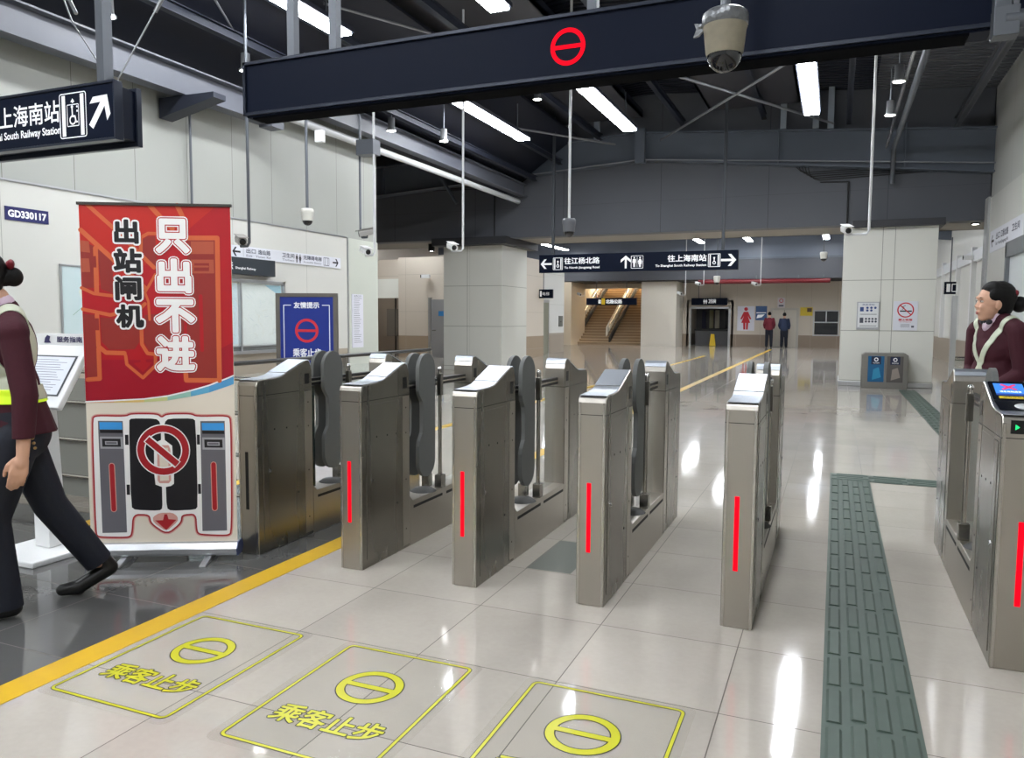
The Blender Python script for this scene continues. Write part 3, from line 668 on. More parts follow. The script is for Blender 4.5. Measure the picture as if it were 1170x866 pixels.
# elevator direction sign top left
t = thing('hanging_sign', 'black hanging sign at top left pointing up right to the south railway station elevator', 'sign', (-4.66, 4.0, 2.616))
MB().box(-1.9, 0, 0, .05, .0, .38, navy).build('face_panel', t, .003)
k = MB(); k.box(-1.92, .012, -.012, .06, .375, .392, navy_edge); k.box(-1.92, .012, -.012, .06, -.012, .004, navy_edge); k.box(-.0, .012, -.012, .06, 0, .38, navy_edge); k.build('frame', t, .002)
MB().prism([(-1.9, .06), (-.01, .06), (-.03, .2), (-1.9, .2)], 'Z', .015, .365, navy).build('box_body', t, .002)
MB().box(-1.9, -.015, .2, .245, -.02, .39, navy_edge).build('rear_frame', t, .003)
k = MB(); a = Art(k, (0, -.003, 0), (1, 0, 0), (0, 0, 1))
a.text('往上海南站', (-1.36, .155, -.545, .308), sign_white, 1, .0022); a.text('To Shanghai South Railway Station', (-1.5, .055, -.535, .125), sign_white, 1, .0015); k.build('lettering', t, merge='flat')
k = MB(); a = Art(k, (0, -.003, 0), (1, 0, 0), (0, 0, 1))
a.rrect(-.54, .03, -.27, .345, .02, sign_white, 1, .007); a.rect(-.515, .045, -.48, .33, sign_white, 1); a.rect(-.33, .045, -.295, .33, sign_white, 1)
a.rrect(-.465, .11, -.345, .265, .008, sign_white, 1, .006); a.ring(-.408, .155, .034, .011, sign_white, 1); a.line([(-.412, .235), (-.41, .18), (-.385, .18), (-.375, .14), (-.362, .14)], .012, sign_white, 1); a.disk(-.412, .247, .012, sign_white, 1, 12)
a.poly([(-.405, .305), (-.425, .28), (-.385, .28)], sign_white, 1); a.poly([(-.405, .27), (-.39, .285), (-.42, .285)], sign_white, 1)
for j in range(2):
    a.disk(-.362, .245-j*.03, .008, sign_white, 1, 8)
k.build('pictogram', t, merge='flat')
k = MB(); a = Art(k, (0, -.003, 0), (1, 0, 0), (0, 0, 1)); a.arrow(-.15, .19, .25, math.radians(52), sign_white, 1, .2); k.build('arrow', t, merge='flat')
MB().box(-.28, -.21, .1, .18, .38, 3.6, pole_g).build('hanger', t)
MB().box(-1.6, -1.53, .12, .2, .38, 3.6, pole_g).build('hanger', t)
def cable(label, pts, r=.006, mat=None, name='brace_cable', cat='cable'):
    k = MB(); k.tube(pts, r, mat or M('steel cable', (150,152,154), .35, .7), n=8)
    for i in (len(pts)//2,):
        p = Vector(pts[0]).lerp(Vector(pts[-1]), .45); d = (Vector(pts[-1])-Vector(pts[0])).normalized()
        k.tube([p-d*.09, p+d*.09], r*2.4, mat or M('steel cable'), n=8)
    return tag(k.build(name), label, cat)
cable('left stay cable slanting down to the post of the top left sign', [(-5.75, 4.35, 4.2), (-5.42, 4.3, 3.6), (-4.96, 4.2, 3.12)])
cable('right stay cable slanting down to the post of the top left sign', [(-4.35, 4.5, 4.15), (-4.62, 4.35, 3.6), (-4.88, 4.2, 3.05)])

# round rods bracing under the roof
rodm = M('brace rod', (140,142,146), .35, .6)
def rod(label, p, q, z0, z1, r=.018):
    a_ = onZ(p[0], p[1], z0); b_ = onZ(q[0], q[1], z1); d = b_-a_
    tag(MB().tube([a_-d*.0, b_], r, rodm, n=8).build('brace_rod'), label, 'brace rod', 'brace rods under the roof')
rod('brace rod slanting from the top edge to the left end of the long header', (243, -5), (292, 78), 4.9, 4.9, .014)
rod('brace rod with turnbuckle above the long header near the left light row', (370, 4), (492, 38), 5.4, 5.4)
rod('long brace rod crossing behind the left and middle light rows', (440, 122), (703, 165), 5.3, 5.3, .022)
rod('brace rod falling to the right, one of the crossing pair near the right light row', (775, 87), (952, 141), 5.3, 5.3, .024)
rod('brace rod rising to the right, one of the crossing pair near the right light row', (906, 68), (755, 160), 5.3, 5.3, .024)
# short pale posts standing on the gable beam
for i, (px_, y0, y1) in enumerate(((543, 148, 178), (555, 148, 177), (581, 145, 172), (682, 138, 158), (895, 112, 145), (932, 70, 144), (949, 83, 144))):
    a_ = onY(px_, y1, 18.05); b_ = onY(px_, y0, 18.05); w_ = .06
    tag(MB().box(a_.x-w_, a_.x+w_, 18.0, 18.1, a_.z-.05, max(b_.z, a_.z+.5), M('pale stub', (150,160,172), .4)).build('roof_strut'),
        'short pale strut on the gable beam, %s' % ('leftmost of all', 'second from the left of all', 'just right of the left light row', 'below the middle light row', 'left of the right row light', 'just right of the right row light', 'rightmost of all')[i], 'strut', 'pale struts on the gable beam')
# bundles of black cables on the fascia
def conduit_bundle(label, xa, xb, xc, zt, n=5, side=1):
    t = thing('cable_bundle', label, 'cables', (0, 18.27, 0))
    for i in range(n):
        z = zt-i*.045; x1 = xc-side*i*.07
        pts = [(xa, 0, zt+.02-i*.03)]+[(x1-side*.25, 0, z)]+[(x1-side*.25+side*.25*math.sin(math.radians(a_)), 0, z+.25-.25*math.cos(math.radians(a_))) for a_ in (30, 60, 90)]+[(x1, 0, zt+.5)]
        MB().tube(pts, .010, blk, n=6).build('cable', t)
    k = MB().tube([(xb, 0, zt-n*.045-.02), (xb, 0, 3.45)], .02, blk, n=6); k.tube([(x1-side*.25, 0, zt-n*.045), (xb, 0, zt-n*.045-.02)], .012, blk, n=6); k.build('drop_cable', t)
a_ = onY(608, 205, 18.27); b_ = onY(565, 270, 18.27)
conduit_bundle('black cable bundle bending upward on the left half of the grey fascia', -10.5, b_.x, a_.x, a_.z, 5, 1)
a_ = onY(908, 198, 18.27); b_ = onY(968, 250, 18.27)
conduit_bundle('black cable bundle bending upward on the right half of the grey fascia', 2.7, b_.x, a_.x, a_.z, 5, -1)
for i, (px_, yt, yb, Y) in enumerate(((632, 165, 290, 17.05), (826, 145, 290, 17.05))):
    a_ = onY(px_, yb, Y); tag(MB().box(a_.x-.03, a_.x+.03, Y-.03, Y+.03, 2.86, 6.2, M('dark channel rod', (62,66,72), .5)).build('hanger_rod'), ('left' if i == 0 else 'right')+' dark channel rod carrying the black station direction sign', 'rod', 'rods of the middle sign')

px218 = onX(218, 180, -7.6); tag(MB().tube([(px218.x, px218.y, 3.95), (px218.x, px218.y, 2.25)], .016, pole_g, n=8).build('conduit'), 'thin grey conduit dropping from the navy bracket behind the banner top', 'conduit')
# middle black direction sign
xa, xb = onY(616, 300, 17).x, onY(843, 300, 17).x; z0, z1 = 2.44, 2.85; W = xb-xa
t = thing('hanging_sign', 'long black direction sign with white arrows hanging between the two white columns', 'sign', (xa, 17, z0))
MB().box(0, W, 0, .15, 0, z1-z0, navy).build('sign_box', t, .004)
k = MB(); a = Art(k, (0, -.004, 0), (1, 0, 0), (0, 0, 1), .0015)
u = lambda px_: onY(px_, 300, 17).x-xa
a.text('往江杨北路', (u(645), .19, u(685), .33), sign_white, 1, .004); a.text('To North Jiangyang Road', (u(645), .07, u(685), .13), sign_white, 1, .002)
a.text('往上海南站', (u(763), .19, u(807), .33), sign_white, 1, .004); a.text('To Shanghai South Railway Station', (u(749), .07, u(807), .13), sign_white, 1, .002); k.build('lettering', t, merge='flat')
k = MB(); a = Art(k, (0, -.004, 0), (1, 0, 0), (0, 0, 1), .0015)
for ax_, as_, aa_ in (((u(618)+u(631))/2, .26, PI), (u(715), .27, PI/2), ((u(824)+u(840))/2, .3, 0)):
    k = MB(); a = Art(k, (0, -.004, 0), (1, 0, 0), (0, 0, 1), .0015); a.arrow(ax_, .2, as_, aa_, sign_white, 1, .16); k.build('arrow', t, merge='flat')
k = MB(); a = Art(k, (0, -.004, 0), (1, 0, 0), (0, 0, 1), .0015)
for p0, p1 in ((632, 643), (809, 823)):
    a.rrect(u(p0), .06, u(p1), .34, .015, sign_white, 1, .012); a.rect(u(p0)+.03, .08, u(p0)+.055, .32, sign_white, 1); a.rect(u(p1)-.055, .08, u(p1)-.03, .32, sign_white, 1); c_ = (u(p0)+u(p1))/2; a.ring(c_, .15, .035, .014, sign_white, 1); a.disk(c_, .25, .02, sign_white, 1, 12); a.line([(c_, .24), (c_, .18)], .018, sign_white, 1)
a.rrect(u(721), .06, u(735), .34, .015, sign_white, 1, .01); a.man(u(724.7), .09, .22, sign_white, 1); a.man(u(731.3), .09, .22, sign_white, 1, True); a.rect(u(728)-.004, .09, u(728)+.004, .31, sign_white, 1); k.build('pictogram', t, merge='flat')
# far small signs
for (pa, pb, zt, zb, lab, txt) in ((670, 727, 2.56, 2.2, 'black hanging sign with a yellow square in front of the far staircase', 1), (790, 831, 2.5, 2.17, 'small black hanging sign above the far counter opening', 0)):
    Y = 38.9 if txt else 41.2; xa_ = onY(pa, 345, Y).x; xb_ = onY(pb, 345, Y).x; W_ = xb_-xa_; zt = onY((pa+pb)/2, 340.5, Y).z; zb = onY((pa+pb)/2, 348.5, Y).z
    t = thing('hanging_sign', lab, 'sign', (xa_, Y, zb)); MB().box(0, W_, 0, .12, 0, zt-zb, navy).build('sign_box', t)
    k = MB(); a = Art(k, (0, -.01, 0), (1, 0, 0), (0, 0, 1), .003); h_ = zt-zb
    if txt: a.rect(W_*.31, .02, W_*.38, h_-.02, M('sign yellow'), 1); a.text('出口', (W_*.25, .08, W_*.30, h_-.08), sign_white, 1, .01); a.text('北杨公路', (W_*.40, .08, W_*.72, h_-.08), sign_white, 1, .012)
    else: a.man(W_*.36, .06, h_-.12, sign_white, 1); a.man(W_*.42, .06, h_-.12, sign_white, 1, True); a.text('卫生间', (W_*.48, .1, W_*.68, h_-.06), sign_white, 1, .01)
    k.build('lettering', t, merge='flat')
    k = MB()
    for q in (.2, .8): k.tube([(W_*q, .06, h_), (W_*q, .06, 3.35-zb)], .02, pole_g, n=6)
    k.build('hangers', t)

# ================================================================ HANGING CAMERAS
dome_glass = M('smoked dome', (20,20,24), .06, spec=.8)
def dome_cam(x, y, zb, zt, label, s=1., body=None, pole=None):
    """zb: height of the dome bottom"""
    t = thing('dome_camera', label, 'security camera', (x, y, zb), 0, 'ceiling mounted security cameras')
    b = body or offwhite
    MB().lathe([(.001, .27*s), (.085*s, .265*s), (.1*s, .24*s), (.1*s, .2*s), (.096*s, .19*s), (.085*s, .09*s), (.08*s, .075*s)], (0, 0, 0), b).build('housing', t)
    MB().lathe([(.078*s*math.sin(math.radians(q)), .08*s-.08*s*math.cos(math.radians(q))) for q in range(1, 96, 10)], (0, 0, 0), dome_glass).build('dome', t)
    zt = hang_z(x)-.02
    MB().tube([(0, 0, .26*s), (0, 0, zt-zb)], .02 if s < 1.4 else .022, pole or pole_g, n=12).build('pole', t)
    return t
def bullet_cam(x, y, z, zt, label, yaw=0., side=1, white=True, pole=None, arm=.16):
    """pole at x,y ; camera body offset to -side*arm"""
    t = thing('bullet_camera', label, 'security camera', (x, y, z), 0, 'ceiling mounted security cameras')
    zt = hang_z(x)-.02
    T = Matrix.Translation((-side*arm, 0, .07)) @ Matrix.Rotation(yaw, 4, 'Z') @ Matrix.Rotation(.22, 4, 'X')
    b = white_p if white else M('grey camera body', (150,148,144), .4)
    k = MB().prism([(-.048, -.04), (.048, -.04), (.055, .02), (.035, .055), (-.035, .055), (-.055, .02)], 'Y', -.13, .13, b, T=T); k.box(-.06, .06, -.17, .14, .052, .062, b, T); k.build('body', t, .006)
    MB().lathe([(.001, 0), (.038, .002), (.042, .03)], T @ Vector((0, -.135, 0)), blk, n=18, T=(T.to_3x3() @ Matrix.Rotation(-PI/2, 3, 'X')).to_4x4()).build('lens', t)
    MB().tube([(0, 0, zt-z), (0, 0, .04), (-side*.03, 0, 0), (-side*arm, 0, 0), (-side*arm, 0, .04)], .018, pole or pole_w, n=10).build('pole', t)
    return t
ZT = 6.3
dome_cam(-6.9, 9.05, 2.66, ZT, 'white dome camera on a thin pole in front of the left wall', .9)
p = onZ(650, 271, 2.62); p = onY(650, 271, 11.4); dome_cam(p.x, p.y, p.z, ZT, 'dark dome camera on a white pole in the middle below the header', 1.05, M('grey housing', (96,98,104), .4), pole_w)
t = dome_cam(-.465, 3.38, onY(818, 84, 3.38).z, 5.9, 'large weathered cream dome camera taped at the top in front of the header', 0.9, M('weathered cream plastic', (132,125,108), .55, noise=.22, nscale=22))
k = MB(); tape = M('crinkled silver tape', (110,112,114), .3, .6, bump=.8, nscale=40, noise=.2)
k.lathe([(.001, .247), (.076, .245), (.09, .234), (.0935, .216), (.093, .188), (.09, .184)], (0, 0, 0), tape); k.build('tape_wrap', t)
k = MB(); k.ball((-.098, 0, .195), .014, tape, 6); k.prism([(-.125, .21), (-.09, .205), (-.085, .18), (-.105, .16), (-.128, .155), (-.116, .185)], 'Y', -.008, .008, tape); k.build('tape_end', t)
p = onY(285, 281, 7.5); bullet_cam(p.x, 7.5, p.z, 5.6, 'grey bullet camera on a pole just right of the banner top', .9, 1, False, pole_g, .13)
p = onY(529, 285, 10.8); bullet_cam(p.x, 10.8, p.z-.02, ZT, 'white bullet camera on a white pole before the left white column', .75, 1, True, None, .19)
p = onY(412, 270, 10.2); bullet_cam(p.x, 10.2, p.z-.02, ZT, 'grey bullet camera on a square post, upper of the pair at the wall corner', -.9, -1, False, pole_g, .12)
p = onY(428, 290, 10.1); bullet_cam(p.x, 10.1, p.z-.02, ZT, 'white bullet camera on a white pole, lower of the pair at the wall corner', .9, 1, True, None, .16)
p = onY(991, 264, 11.6); bullet_cam(p.x+.02, 11.6, p.z-.04, 5.9, 'white bullet camera on a white pole at the head of the right column', .2, 1, True, None, .28)
p = onY(420, 170, 10.15); tag(MB().box(p.x-.14, p.x+.16, 10.05, 10.25, p.z-.1, p.z+.12, pole_g).build('junction_box'), 'grey clamp box joining the two camera poles at the wall corner', 'junction box')
p = onY(366, 156, 9.05); t = tag(MB().box(p.x-.06, p.x+.06, 9.0, 9.08, p.z-.08, p.z+.08, white_p).build('junction_box', None, .005), 'small white box beside the dome camera pole on the left', 'junction box')
for px_, yb, Y, kind, lab in ((804, 326, 33, 'b', 'small white bullet camera in the far hall right of the middle sign'), (869, 326, 33, 'b', 'small white bullet camera in the far hall below a tall white pole'), (819, 322, 26, 'd', 'small dome camera in the far hall under the right end of the middle sign'), (941, 295, 26, 'd', 'small white camera in front of the blue grey far fascia'), (668, 338, 33, 'b', 'small camera on a thin pole before the far staircase, left'), (783, 337, 34, 'b', 'small camera on a thin pole beside the far white pillar')):
    p = onY(px_, yb, Y)
    if kind == 'b': bullet_cam(p.x, Y, p.z, 6.0, lab, .8, 1, True, pole_w, .25)
    else: dome_cam(p.x, Y, p.z-.1, 6.0, lab, 1.1)
t = thing('wall_camera', 'bullet camera on the white wall of the right passage', 'security camera', (3.5, 24.5, 3.05)); MB().box(-.35, -.1, -.12, .02, 0, .12, white_p, ).build('body', t, .01); MB().lathe([(.001, 0), (.06, 0), (.06, .05)], (-.36, -.06, .06), blk, T=Matrix.Rotation(PI/2, 4, 'Y')).build('lens', t); MB().box(-.12, 0, -.04, .04, .02, .08, white_p).build('bracket', t)
p = onY(488, 316, 23.95); t = thing('wall_camera', 'small bullet camera on the cream wall behind the left column', 'security camera', (p.x, 23.95, p.z)); MB().box(-.1, .2, -.25, -.12, -.06, .06, white_p).build('body', t, .01); MB().box(-.14, -.1, -.24, -.13, -.05, .05, blk).build('lens', t); MB().tube([(.05, -.12, 0), (.05, .05, 0)], .03, white_p).build('bracket', t)

# ================================================================ LEFT WALL ITEMS
def wall_frame(Y0, z0): return ((XL+.012, Y0, z0), (0, 1, 0), (0, 0, 1))
t = thing('wall_plate', 'navy plate reading GD330117 on the left wall', 'sign', (XL, 5.24, 2.33))
MB().box(0, .01, 0, .46, 0, .135, M('navy plate', (38,40,98), .4)).build('plate', t)
k = MB(); a = Art(k, (.0105, .46, 0), (0, -1, 0), (0, 0, 1), .0008)
a.u = Vector((0, 1, 0)); a.o = Vector((.0105, 0, 0)); a.n = Vector((1, 0, 0)); a.text('GD330117', (.03, .035, .43, .1), sign_white, 1, .004); k.build('lettering', t, merge='flat')
def wall_board(name, label, cat, Y0, Y1, z0, z1, fr, depth=.05):
    t = thing(name, label, cat, (XL, Y0, z0)); h, w = z1-z0, Y1-Y0
    if fr: 
        k = MB()
        for b in ((0, w, 0, fr), (0, w, h-fr, h), (0, fr, 0, h), (w-fr, w, 0, h)): k.box(0, depth, b[0], b[1], b[2], b[3], alu)
        k.build('frame', t, .003)
    return t, h, w
def wall_art(t, x=.012):
    k = MB(); a = Art(k, (x, 0, 0), (0, 1, 0), (0, 0, 1), .001); return k, a
t, h, w = wall_board('map_poster', 'pale framed map poster on the left wall behind the podium', 'map', 5.80, 6.62, 1.14, 1.93, .02, .02)
k = MB().box(0, .01, .01, w-.01, .01, h-.01, M('map sea', (196,214,216), .4)); k.build('sheet', t)
k, a = wall_art(t); a.poly([(.25, .1), (.3, .3), (.22, .5), (.3, .68), (.55, .72), (.72, .6), (.7, .2), (.5, .06)], M('map land', (216,220,200), .5), 1)
for j in range(14): 
    x, y = random.uniform(.25, .65), random.uniform(.15, .6); a.line([(x, y), (x+random.uniform(-.15, .15), y+random.uniform(-.12, .12))], .005, M('map road', (120,160,130), .5), 2, False)
k.build('printed_map', t, merge='flat')
t, h, w = wall_board('notice_board', 'silver framed glazed map board on the left wall behind the blue poster', 'notice board', 7.2, 9.42, .86, 1.9, .045)
MB().box(.0, .008, .04, w-.04, .04, h-.04, M('board backing', (224,226,222), .4)).build('backing', t)
k = MB(); 
for y in (.73, 1.28): k.box(0, .05, y-.02, y+.02, .03, h-.03, alu)
k.box(0, .045, .04, w-.04, .1, .12, alu); k.box(0, .03, .04, w-.04, .04, .1, M('grey lower strip', (116,118,116), .5)); k.build('mullions', t)
for y0, y1, c in ((.06, .70, (208,220,224)), (.77, 1.25, (206,222,228)), (1.32, 2.16, (226,230,226))):
    k, a = wall_art(t, .01); a.rect(y0, .14, y1, h-.06, M('sheet %d' % c[0], c, .4), 1)
    for j in range(34):
        x, y = random.uniform(y0+.05, y1-.05), random.uniform(.2, h-.12); dx, dy = random.choice(((.1, .02), (.02, .12), (-.06, .06), (.08, -.05)))
        a.line([(x, y), (min(max(x+dx, y0), y1), min(max(y+dy, .15), h-.07))], .004, M('map line %d' % (j % 3), ((190,204,196), (206,200,176), (176,190,206))[j % 3], .5), 2, False)
    if c[0] == 226: a.poly([(1.8, h-.06), (2.16, h-.06), (2.16, h-.22)], M('map water', (150,196,214), .4), 3)
    k.build('map_sheet', t, merge='flat')
MB().box(.038, .042, .04, w-.04, .12, h-.04, glass).build('glass_cover', t)
t = thing('wall_sign', 'dark grey sign box above the map board with small lettering', 'sign', (XL, 7.3, 1.96)); MB().box(0, .12, 0, 1.82, 0, .23, M('charcoal sign', (48,54,60), .35)).build('sign_box', t, .005)
k = MB(); a = Art(k, (.125, 0, 0), (0, 1, 0), (0, 0, 1), .001); a.text('Shanghai Railway', (1.0, .06, 1.4, .1), sign_white, 1, .001); a.text('上海地铁', (.6, .06, .95, .17), sign_white, 1, .003); k.build('lettering', t, merge='flat')
t = thing('wall_sign', 'long white direction strip with black arrows on the left wall', 'sign', (XL, 8.28, 2.19)); wS = 2.6
MB().box(0, .015, 0, wS, 0, .17, M('sign white plain', (222,224,232), .4)).build('panel', t)
ink = M('sign ink', (24,26,34), .5)
for ax_, aa_ in ((.17, PI), (wS-.15, 0)):
    k = MB(); a = Art(k, (.016, 0, 0), (0, 1, 0), (0, 0, 1), .001); a.arrow(ax_, .085, .15, aa_, ink, 1); k.build('arrow', t, merge='flat')
k = MB(); a = Art(k, (.016, 0, 0), (0, 1, 0), (0, 0, 1), .001); gi = M('grey ink', (96,98,112), .5)
a.text('出口', (.36, .08, .55, .145), gi, 1, .002); a.text('逸仙路', (.6, .08, .86, .145), gi, 1, .002); a.text('Exit   Yixian Rd', (.36, .03, .86, .06), gi, 1); a.text('卫生间', (1.12, .08, 1.4, .145), gi, 1, .002); a.text('Toilets', (1.12, .03, 1.4, .06), gi, 1); a.text('无障碍电梯', (1.62, .08, 2.08, .145), gi, 1, .002); a.text('Accessible Elevator', (1.62, .03, 2.08, .06), gi, 1)
a.rect(.3, .02, .303, .15, ink, 1); k.build('lettering', t, merge='flat')
k = MB(); a = Art(k, (.016, 0, 0), (0, 1, 0), (0, 0, 1), .001); a.man(1.46, .02, .13, ink, 1); a.man(1.54, .02, .13, ink, 1, True); a.rrect(2.13, .02, 2.28, .15, .01, gi, 1, .01); a.rect(2.17, .03, 2.18, .14, gi, 1); a.rect(2.23, .03, 2.24, .14, gi, 1); k.build('pictogram', t, merge='flat')
t = thing('wall_notice', 'narrow white paper notice on the wall end right of the blue poster', 'notice', (XL-.01, 11.22, .86)); MB().box(0, .01, 0, .34, 0, .92, M('lavender paper', (222,222,232), .5)).build('sheet', t)
k = MB(); a = Art(k, (.011, 0, 0), (0, 1, 0), (0, 0, 1), .001)
for j in range(24): a.line([(.05, .85-j*.033), (random.uniform(.2, .3), .85-j*.033)], .006, gi, 1, False)
a.text('收费公示', (.06, .87, .28, .905), gi, 1); k.build('lettering', t, merge='flat')

# blue poster stand
P0 = Vector((-6.55, 8.55, 0)); rz = math.radians(20)
t = thing('poster_stand', 'blue stop poster in a grey metal stand behind the glass barrier', 'poster stand', P0, rz)
k = MB()
for x in (-.39, .39): k.box(x-.03, x+.03, -.02, .03, .02, 1.7, M('grey stand metal', (112,108,102), .4, .6)); k.box(x-.04, x+.04, -.25, .25, 0, .03, M('grey stand metal'))
k.box(-.39, .39, -.02, .03, 1.65, 1.7, M('grey stand metal')); k.box(-.39, .39, -.02, .03, .45, .5, M('grey stand metal')); k.build('stand_frame', t, .004)
MB().box(-.36, .36, -.012, .01, .5, 1.65, M('poster blue', (28,48,132), .35)).build('poster', t)
k = MB(); a = Art(k, (0, -.0125, .5), (1, 0, 0), (0, 0, 1), .001); pw = M('poster white', (230,232,240), .4); pr_ = M('poster red', (196,44,58), .4)
a.text('友情提示', (-.17, 1.0, .17, 1.08), pw, 1, .003); a.line([(-.21, 1.04), (-.31, 1.04), (-.31, .12)], .01, pw, 1, False); a.line([(.21, 1.04), (.31, 1.04), (.31, .12)], .01, pw, 1, False)
a.ring(0, .7, .16, .035, pr_, 1); a.line([(-.14, .7), (.14, .7)], .035, pr_, 2, False); a.text('乘客止步', (-.19, .35, .19, .46), pw, 1, .003); a.disk(.1, .22, .018, pw, 1, 14); a.text('上海地铁', (.13, .205, .27, .235), pw, 1); k.build('printing', t, merge='flat')

# ================================================================ BANNER
b0 = Vector((-3.842, 3.046, 0)); b1 = Vector((-3.123, 3.415, 0)); bw = (b1-b0).length; brz = math.atan2(b1.y-b0.y, b1.x-b0.x)
t = thing('roll_up_banner', 'red and cream roll up banner with large Chinese characters and a gate diagram', 'banner', b0, brz)
MB().prism([(-.05, .03), (.04, .03), (.06, .045), (.06, .075), (.035, .1), (-.035, .1), (-.06, .07), (-.06, .045)], 'X', -.012, bw+.012, alu).build('base_cassette', t, .004)
for x in (0-.014, bw+.008): MB().prism([(-.055, .028), (.045, .028), (.065, .05), (.06, .08), (.035, .104), (-.035, .104), (-.065, .07)], 'X', x, x+.006, M('cassette end cap', (60,70,110), .4)).build('end_cap', t)
for x in (.2, .66): MB().prism([(-.17, 0), (.12, 0), (.12, .012), (.02, .03), (-.06, .03), (-.17, .008)], 'X', x-.018, x+.018, alu).build('foot', t, .003)
MB().tube([(bw/2, .03, .1), (bw/2, .03, 1.99)], .012, alu).build('rear_pole', t)
MB().box(-.008, bw+.008, -.014, .006, 1.985, 2.0, M('dark top rail', (70,66,62), .4, .5)).build('top_rail', t)
SH = 1.90; SZ = .095
cream = M('banner cream', (226,216,200), .45); 
MB().box(0, bw, -.003, 0, SZ, SZ+SH-.002, cream).build('sheet', t)
k = MB(); a = Art(k, (0, -.0035, SZ), (1, 0, 0), (0, 0, 1), .0004)
def uvpx(x, y):
    l = 92+(y-232)*.0268; r = 262+(y-235)*.0262; uu = (x-l)/(r-l)
    top = 232+uu*3; botm = 631-uu*5; vv = (botm-y)/(botm-top)
    return (uu*bw, vv*SH)
def z2(x, y): return uvpx(80+x/3.85, 225+y/3.85)
def z3(x, y): return uvpx(90+x/3.765, 430+y/3.765)
def m2(P_): return [z2(*q) for q in P_]
def m3(P_): return [z3(*q) for q in P_]
R1 = M('banner red', (176,18,30), .45); R2 = M('banner orange red', (190,36,26), .45); R3 = M('banner dark red', (158,8,34), .45)
OR = M('banner orange', (206,98,56), .45); BR = M('banner brown red', (146,44,38), .45); BR2 = M('banner brown', (176,82,58), .45); Wt = M('banner white', (240,238,236), .45); Kk = M('banner black', (24,22,26), .45)
def clampu(P_): return [(min(max(x, .001), bw-.001), min(max(y, .001), SH-.003)) for x, y in P_]
wave = [(38, 118), (150, 112), (280, 104), (380, 90), (480, 66), (560, 42), (640, 10), (662, 0)]
wv = clampu([(0, z3(38, 118)[1])]+m3(wave[1:-1])+[(bw, z3(664, -2)[1])])
a.poly([(0.001, SH-.003)]+wv+[(bw-.001, SH-.003)], R1, 1)
a.poly(clampu([(0, SH), z2(0, 400), z2(200, 380), z2(330, 300), z2(500, 160), z2(640, 30), (z2(640, 20)[0], SH)]), R2, 2)
a.poly(clampu([wv[0]]+wv[1:]+[(bw, z2(0, 640)[1]), z2(600, 700), z2(300, 720), (0, z2(0, 720)[1])]), R3, 2)
# big faint diagram
a.poly(clampu(m2([(40, 190), (110, 215), (125, 400), (60, 400)])), BR, 3); a.poly(clampu(m2([(62, 515), (118, 520), (128, 800), (78, 800)])), BR, 3)
a.poly(m2([(125, 225), (190, 280), (195, 425), (140, 405)]), BR, 3); a.poly(m2([(135, 530), (305, 545), (305, 640), (285, 672), (175, 675), (142, 640)]), BR, 3)
a.poly(m2([(318, 190), (340, 172), (375, 170), (385, 330), (318, 270)]), BR, 3); a.poly(m2([(328, 520), (500, 500), (500, 690), (345, 675), (325, 640)]), BR, 3)
a.poly(m2([(515, 180), (645, 180), (655, 808), (512, 808)]), BR, 3)
a.line(m2([(512, 180), (645, 180), (657, 810), (510, 810), (508, 780)]), .026, OR, 4)
a.poly(m2([(530, 195), (630, 195), (630, 250), (530, 250)]), BR2, 5); a.poly(m2([(530, 275), (630, 275), (632, 335), (532, 335)]), BR2, 5); a.poly(m2([(545, 290), (610, 290), (610, 325), (545, 325)]), BR, 6); a.line(m2([(548, 305), (605, 305)]), .01, BR2, 7)
a.line(m2([(573, 435), (580, 675)]), .02, R1, 5)
a.line(clampu(m2([(55, 145), (195, 275), (330, 400)])), .026, OR, 4); a.line(m2([(85, 35), (210, 150), (370, 310)]), .022, OR, 4); a.line(m2([(352, 38), (385, 75), (450, 140)]), .026, OR, 4); a.line(m2([(470, 38), (500, 100)]), .026, OR, 4)
a.line(clampu(m2([(45, 400), (110, 425), (190, 435)])), .018, OR, 4); a.line(clampu(m2([(62, 495), (180, 520), (310, 490), (330, 470)])), .02, OR, 4)
a.line(m2([(118, 225), (122, 420)]), .026, OR, 4); a.line(m2([(122, 520), (128, 660), (160, 688), (240, 690)]), .024, OR, 4); a.line(clampu(m2([(128, 670), (132, 805), (80, 810)])), .024, OR, 4)
a.line(m2([(313, 180), (313, 250)]), .02, OR, 4); a.line(m2([(313, 540), (316, 650), (340, 690), (380, 695)]), .02, OR, 4); a.line(m2([(318, 175), (345, 160), (500, 165)]), .018, OR, 4); a.line(m2([(345, 395), (375, 340), (330, 420), (345, 460), (350, 540)]), .014, OR, 4)
a.line(m2([(245, 700), (250, 740), (320, 800), (375, 745), (375, 700)]), .018, OR, 4); a.poly(m2([(310, 700), (330, 700), (335, 730), (362, 730), (320, 775), (280, 735), (310, 730)]), R1, 5)
a.poly(m2([(105, 260), (120, 260), (122, 310), (107, 310)]), BR, 6); a.poly(m2([(112, 535), (130, 535), (132, 588), (114, 588)]), BR, 6); a.poly(clampu(m2([(50, 190), (90, 195), (95, 245), (52, 240)])), BR2, 5); a.poly(clampu(m2([(55, 270), (90, 270), (95, 330), (58, 330)])), BR2, 5)
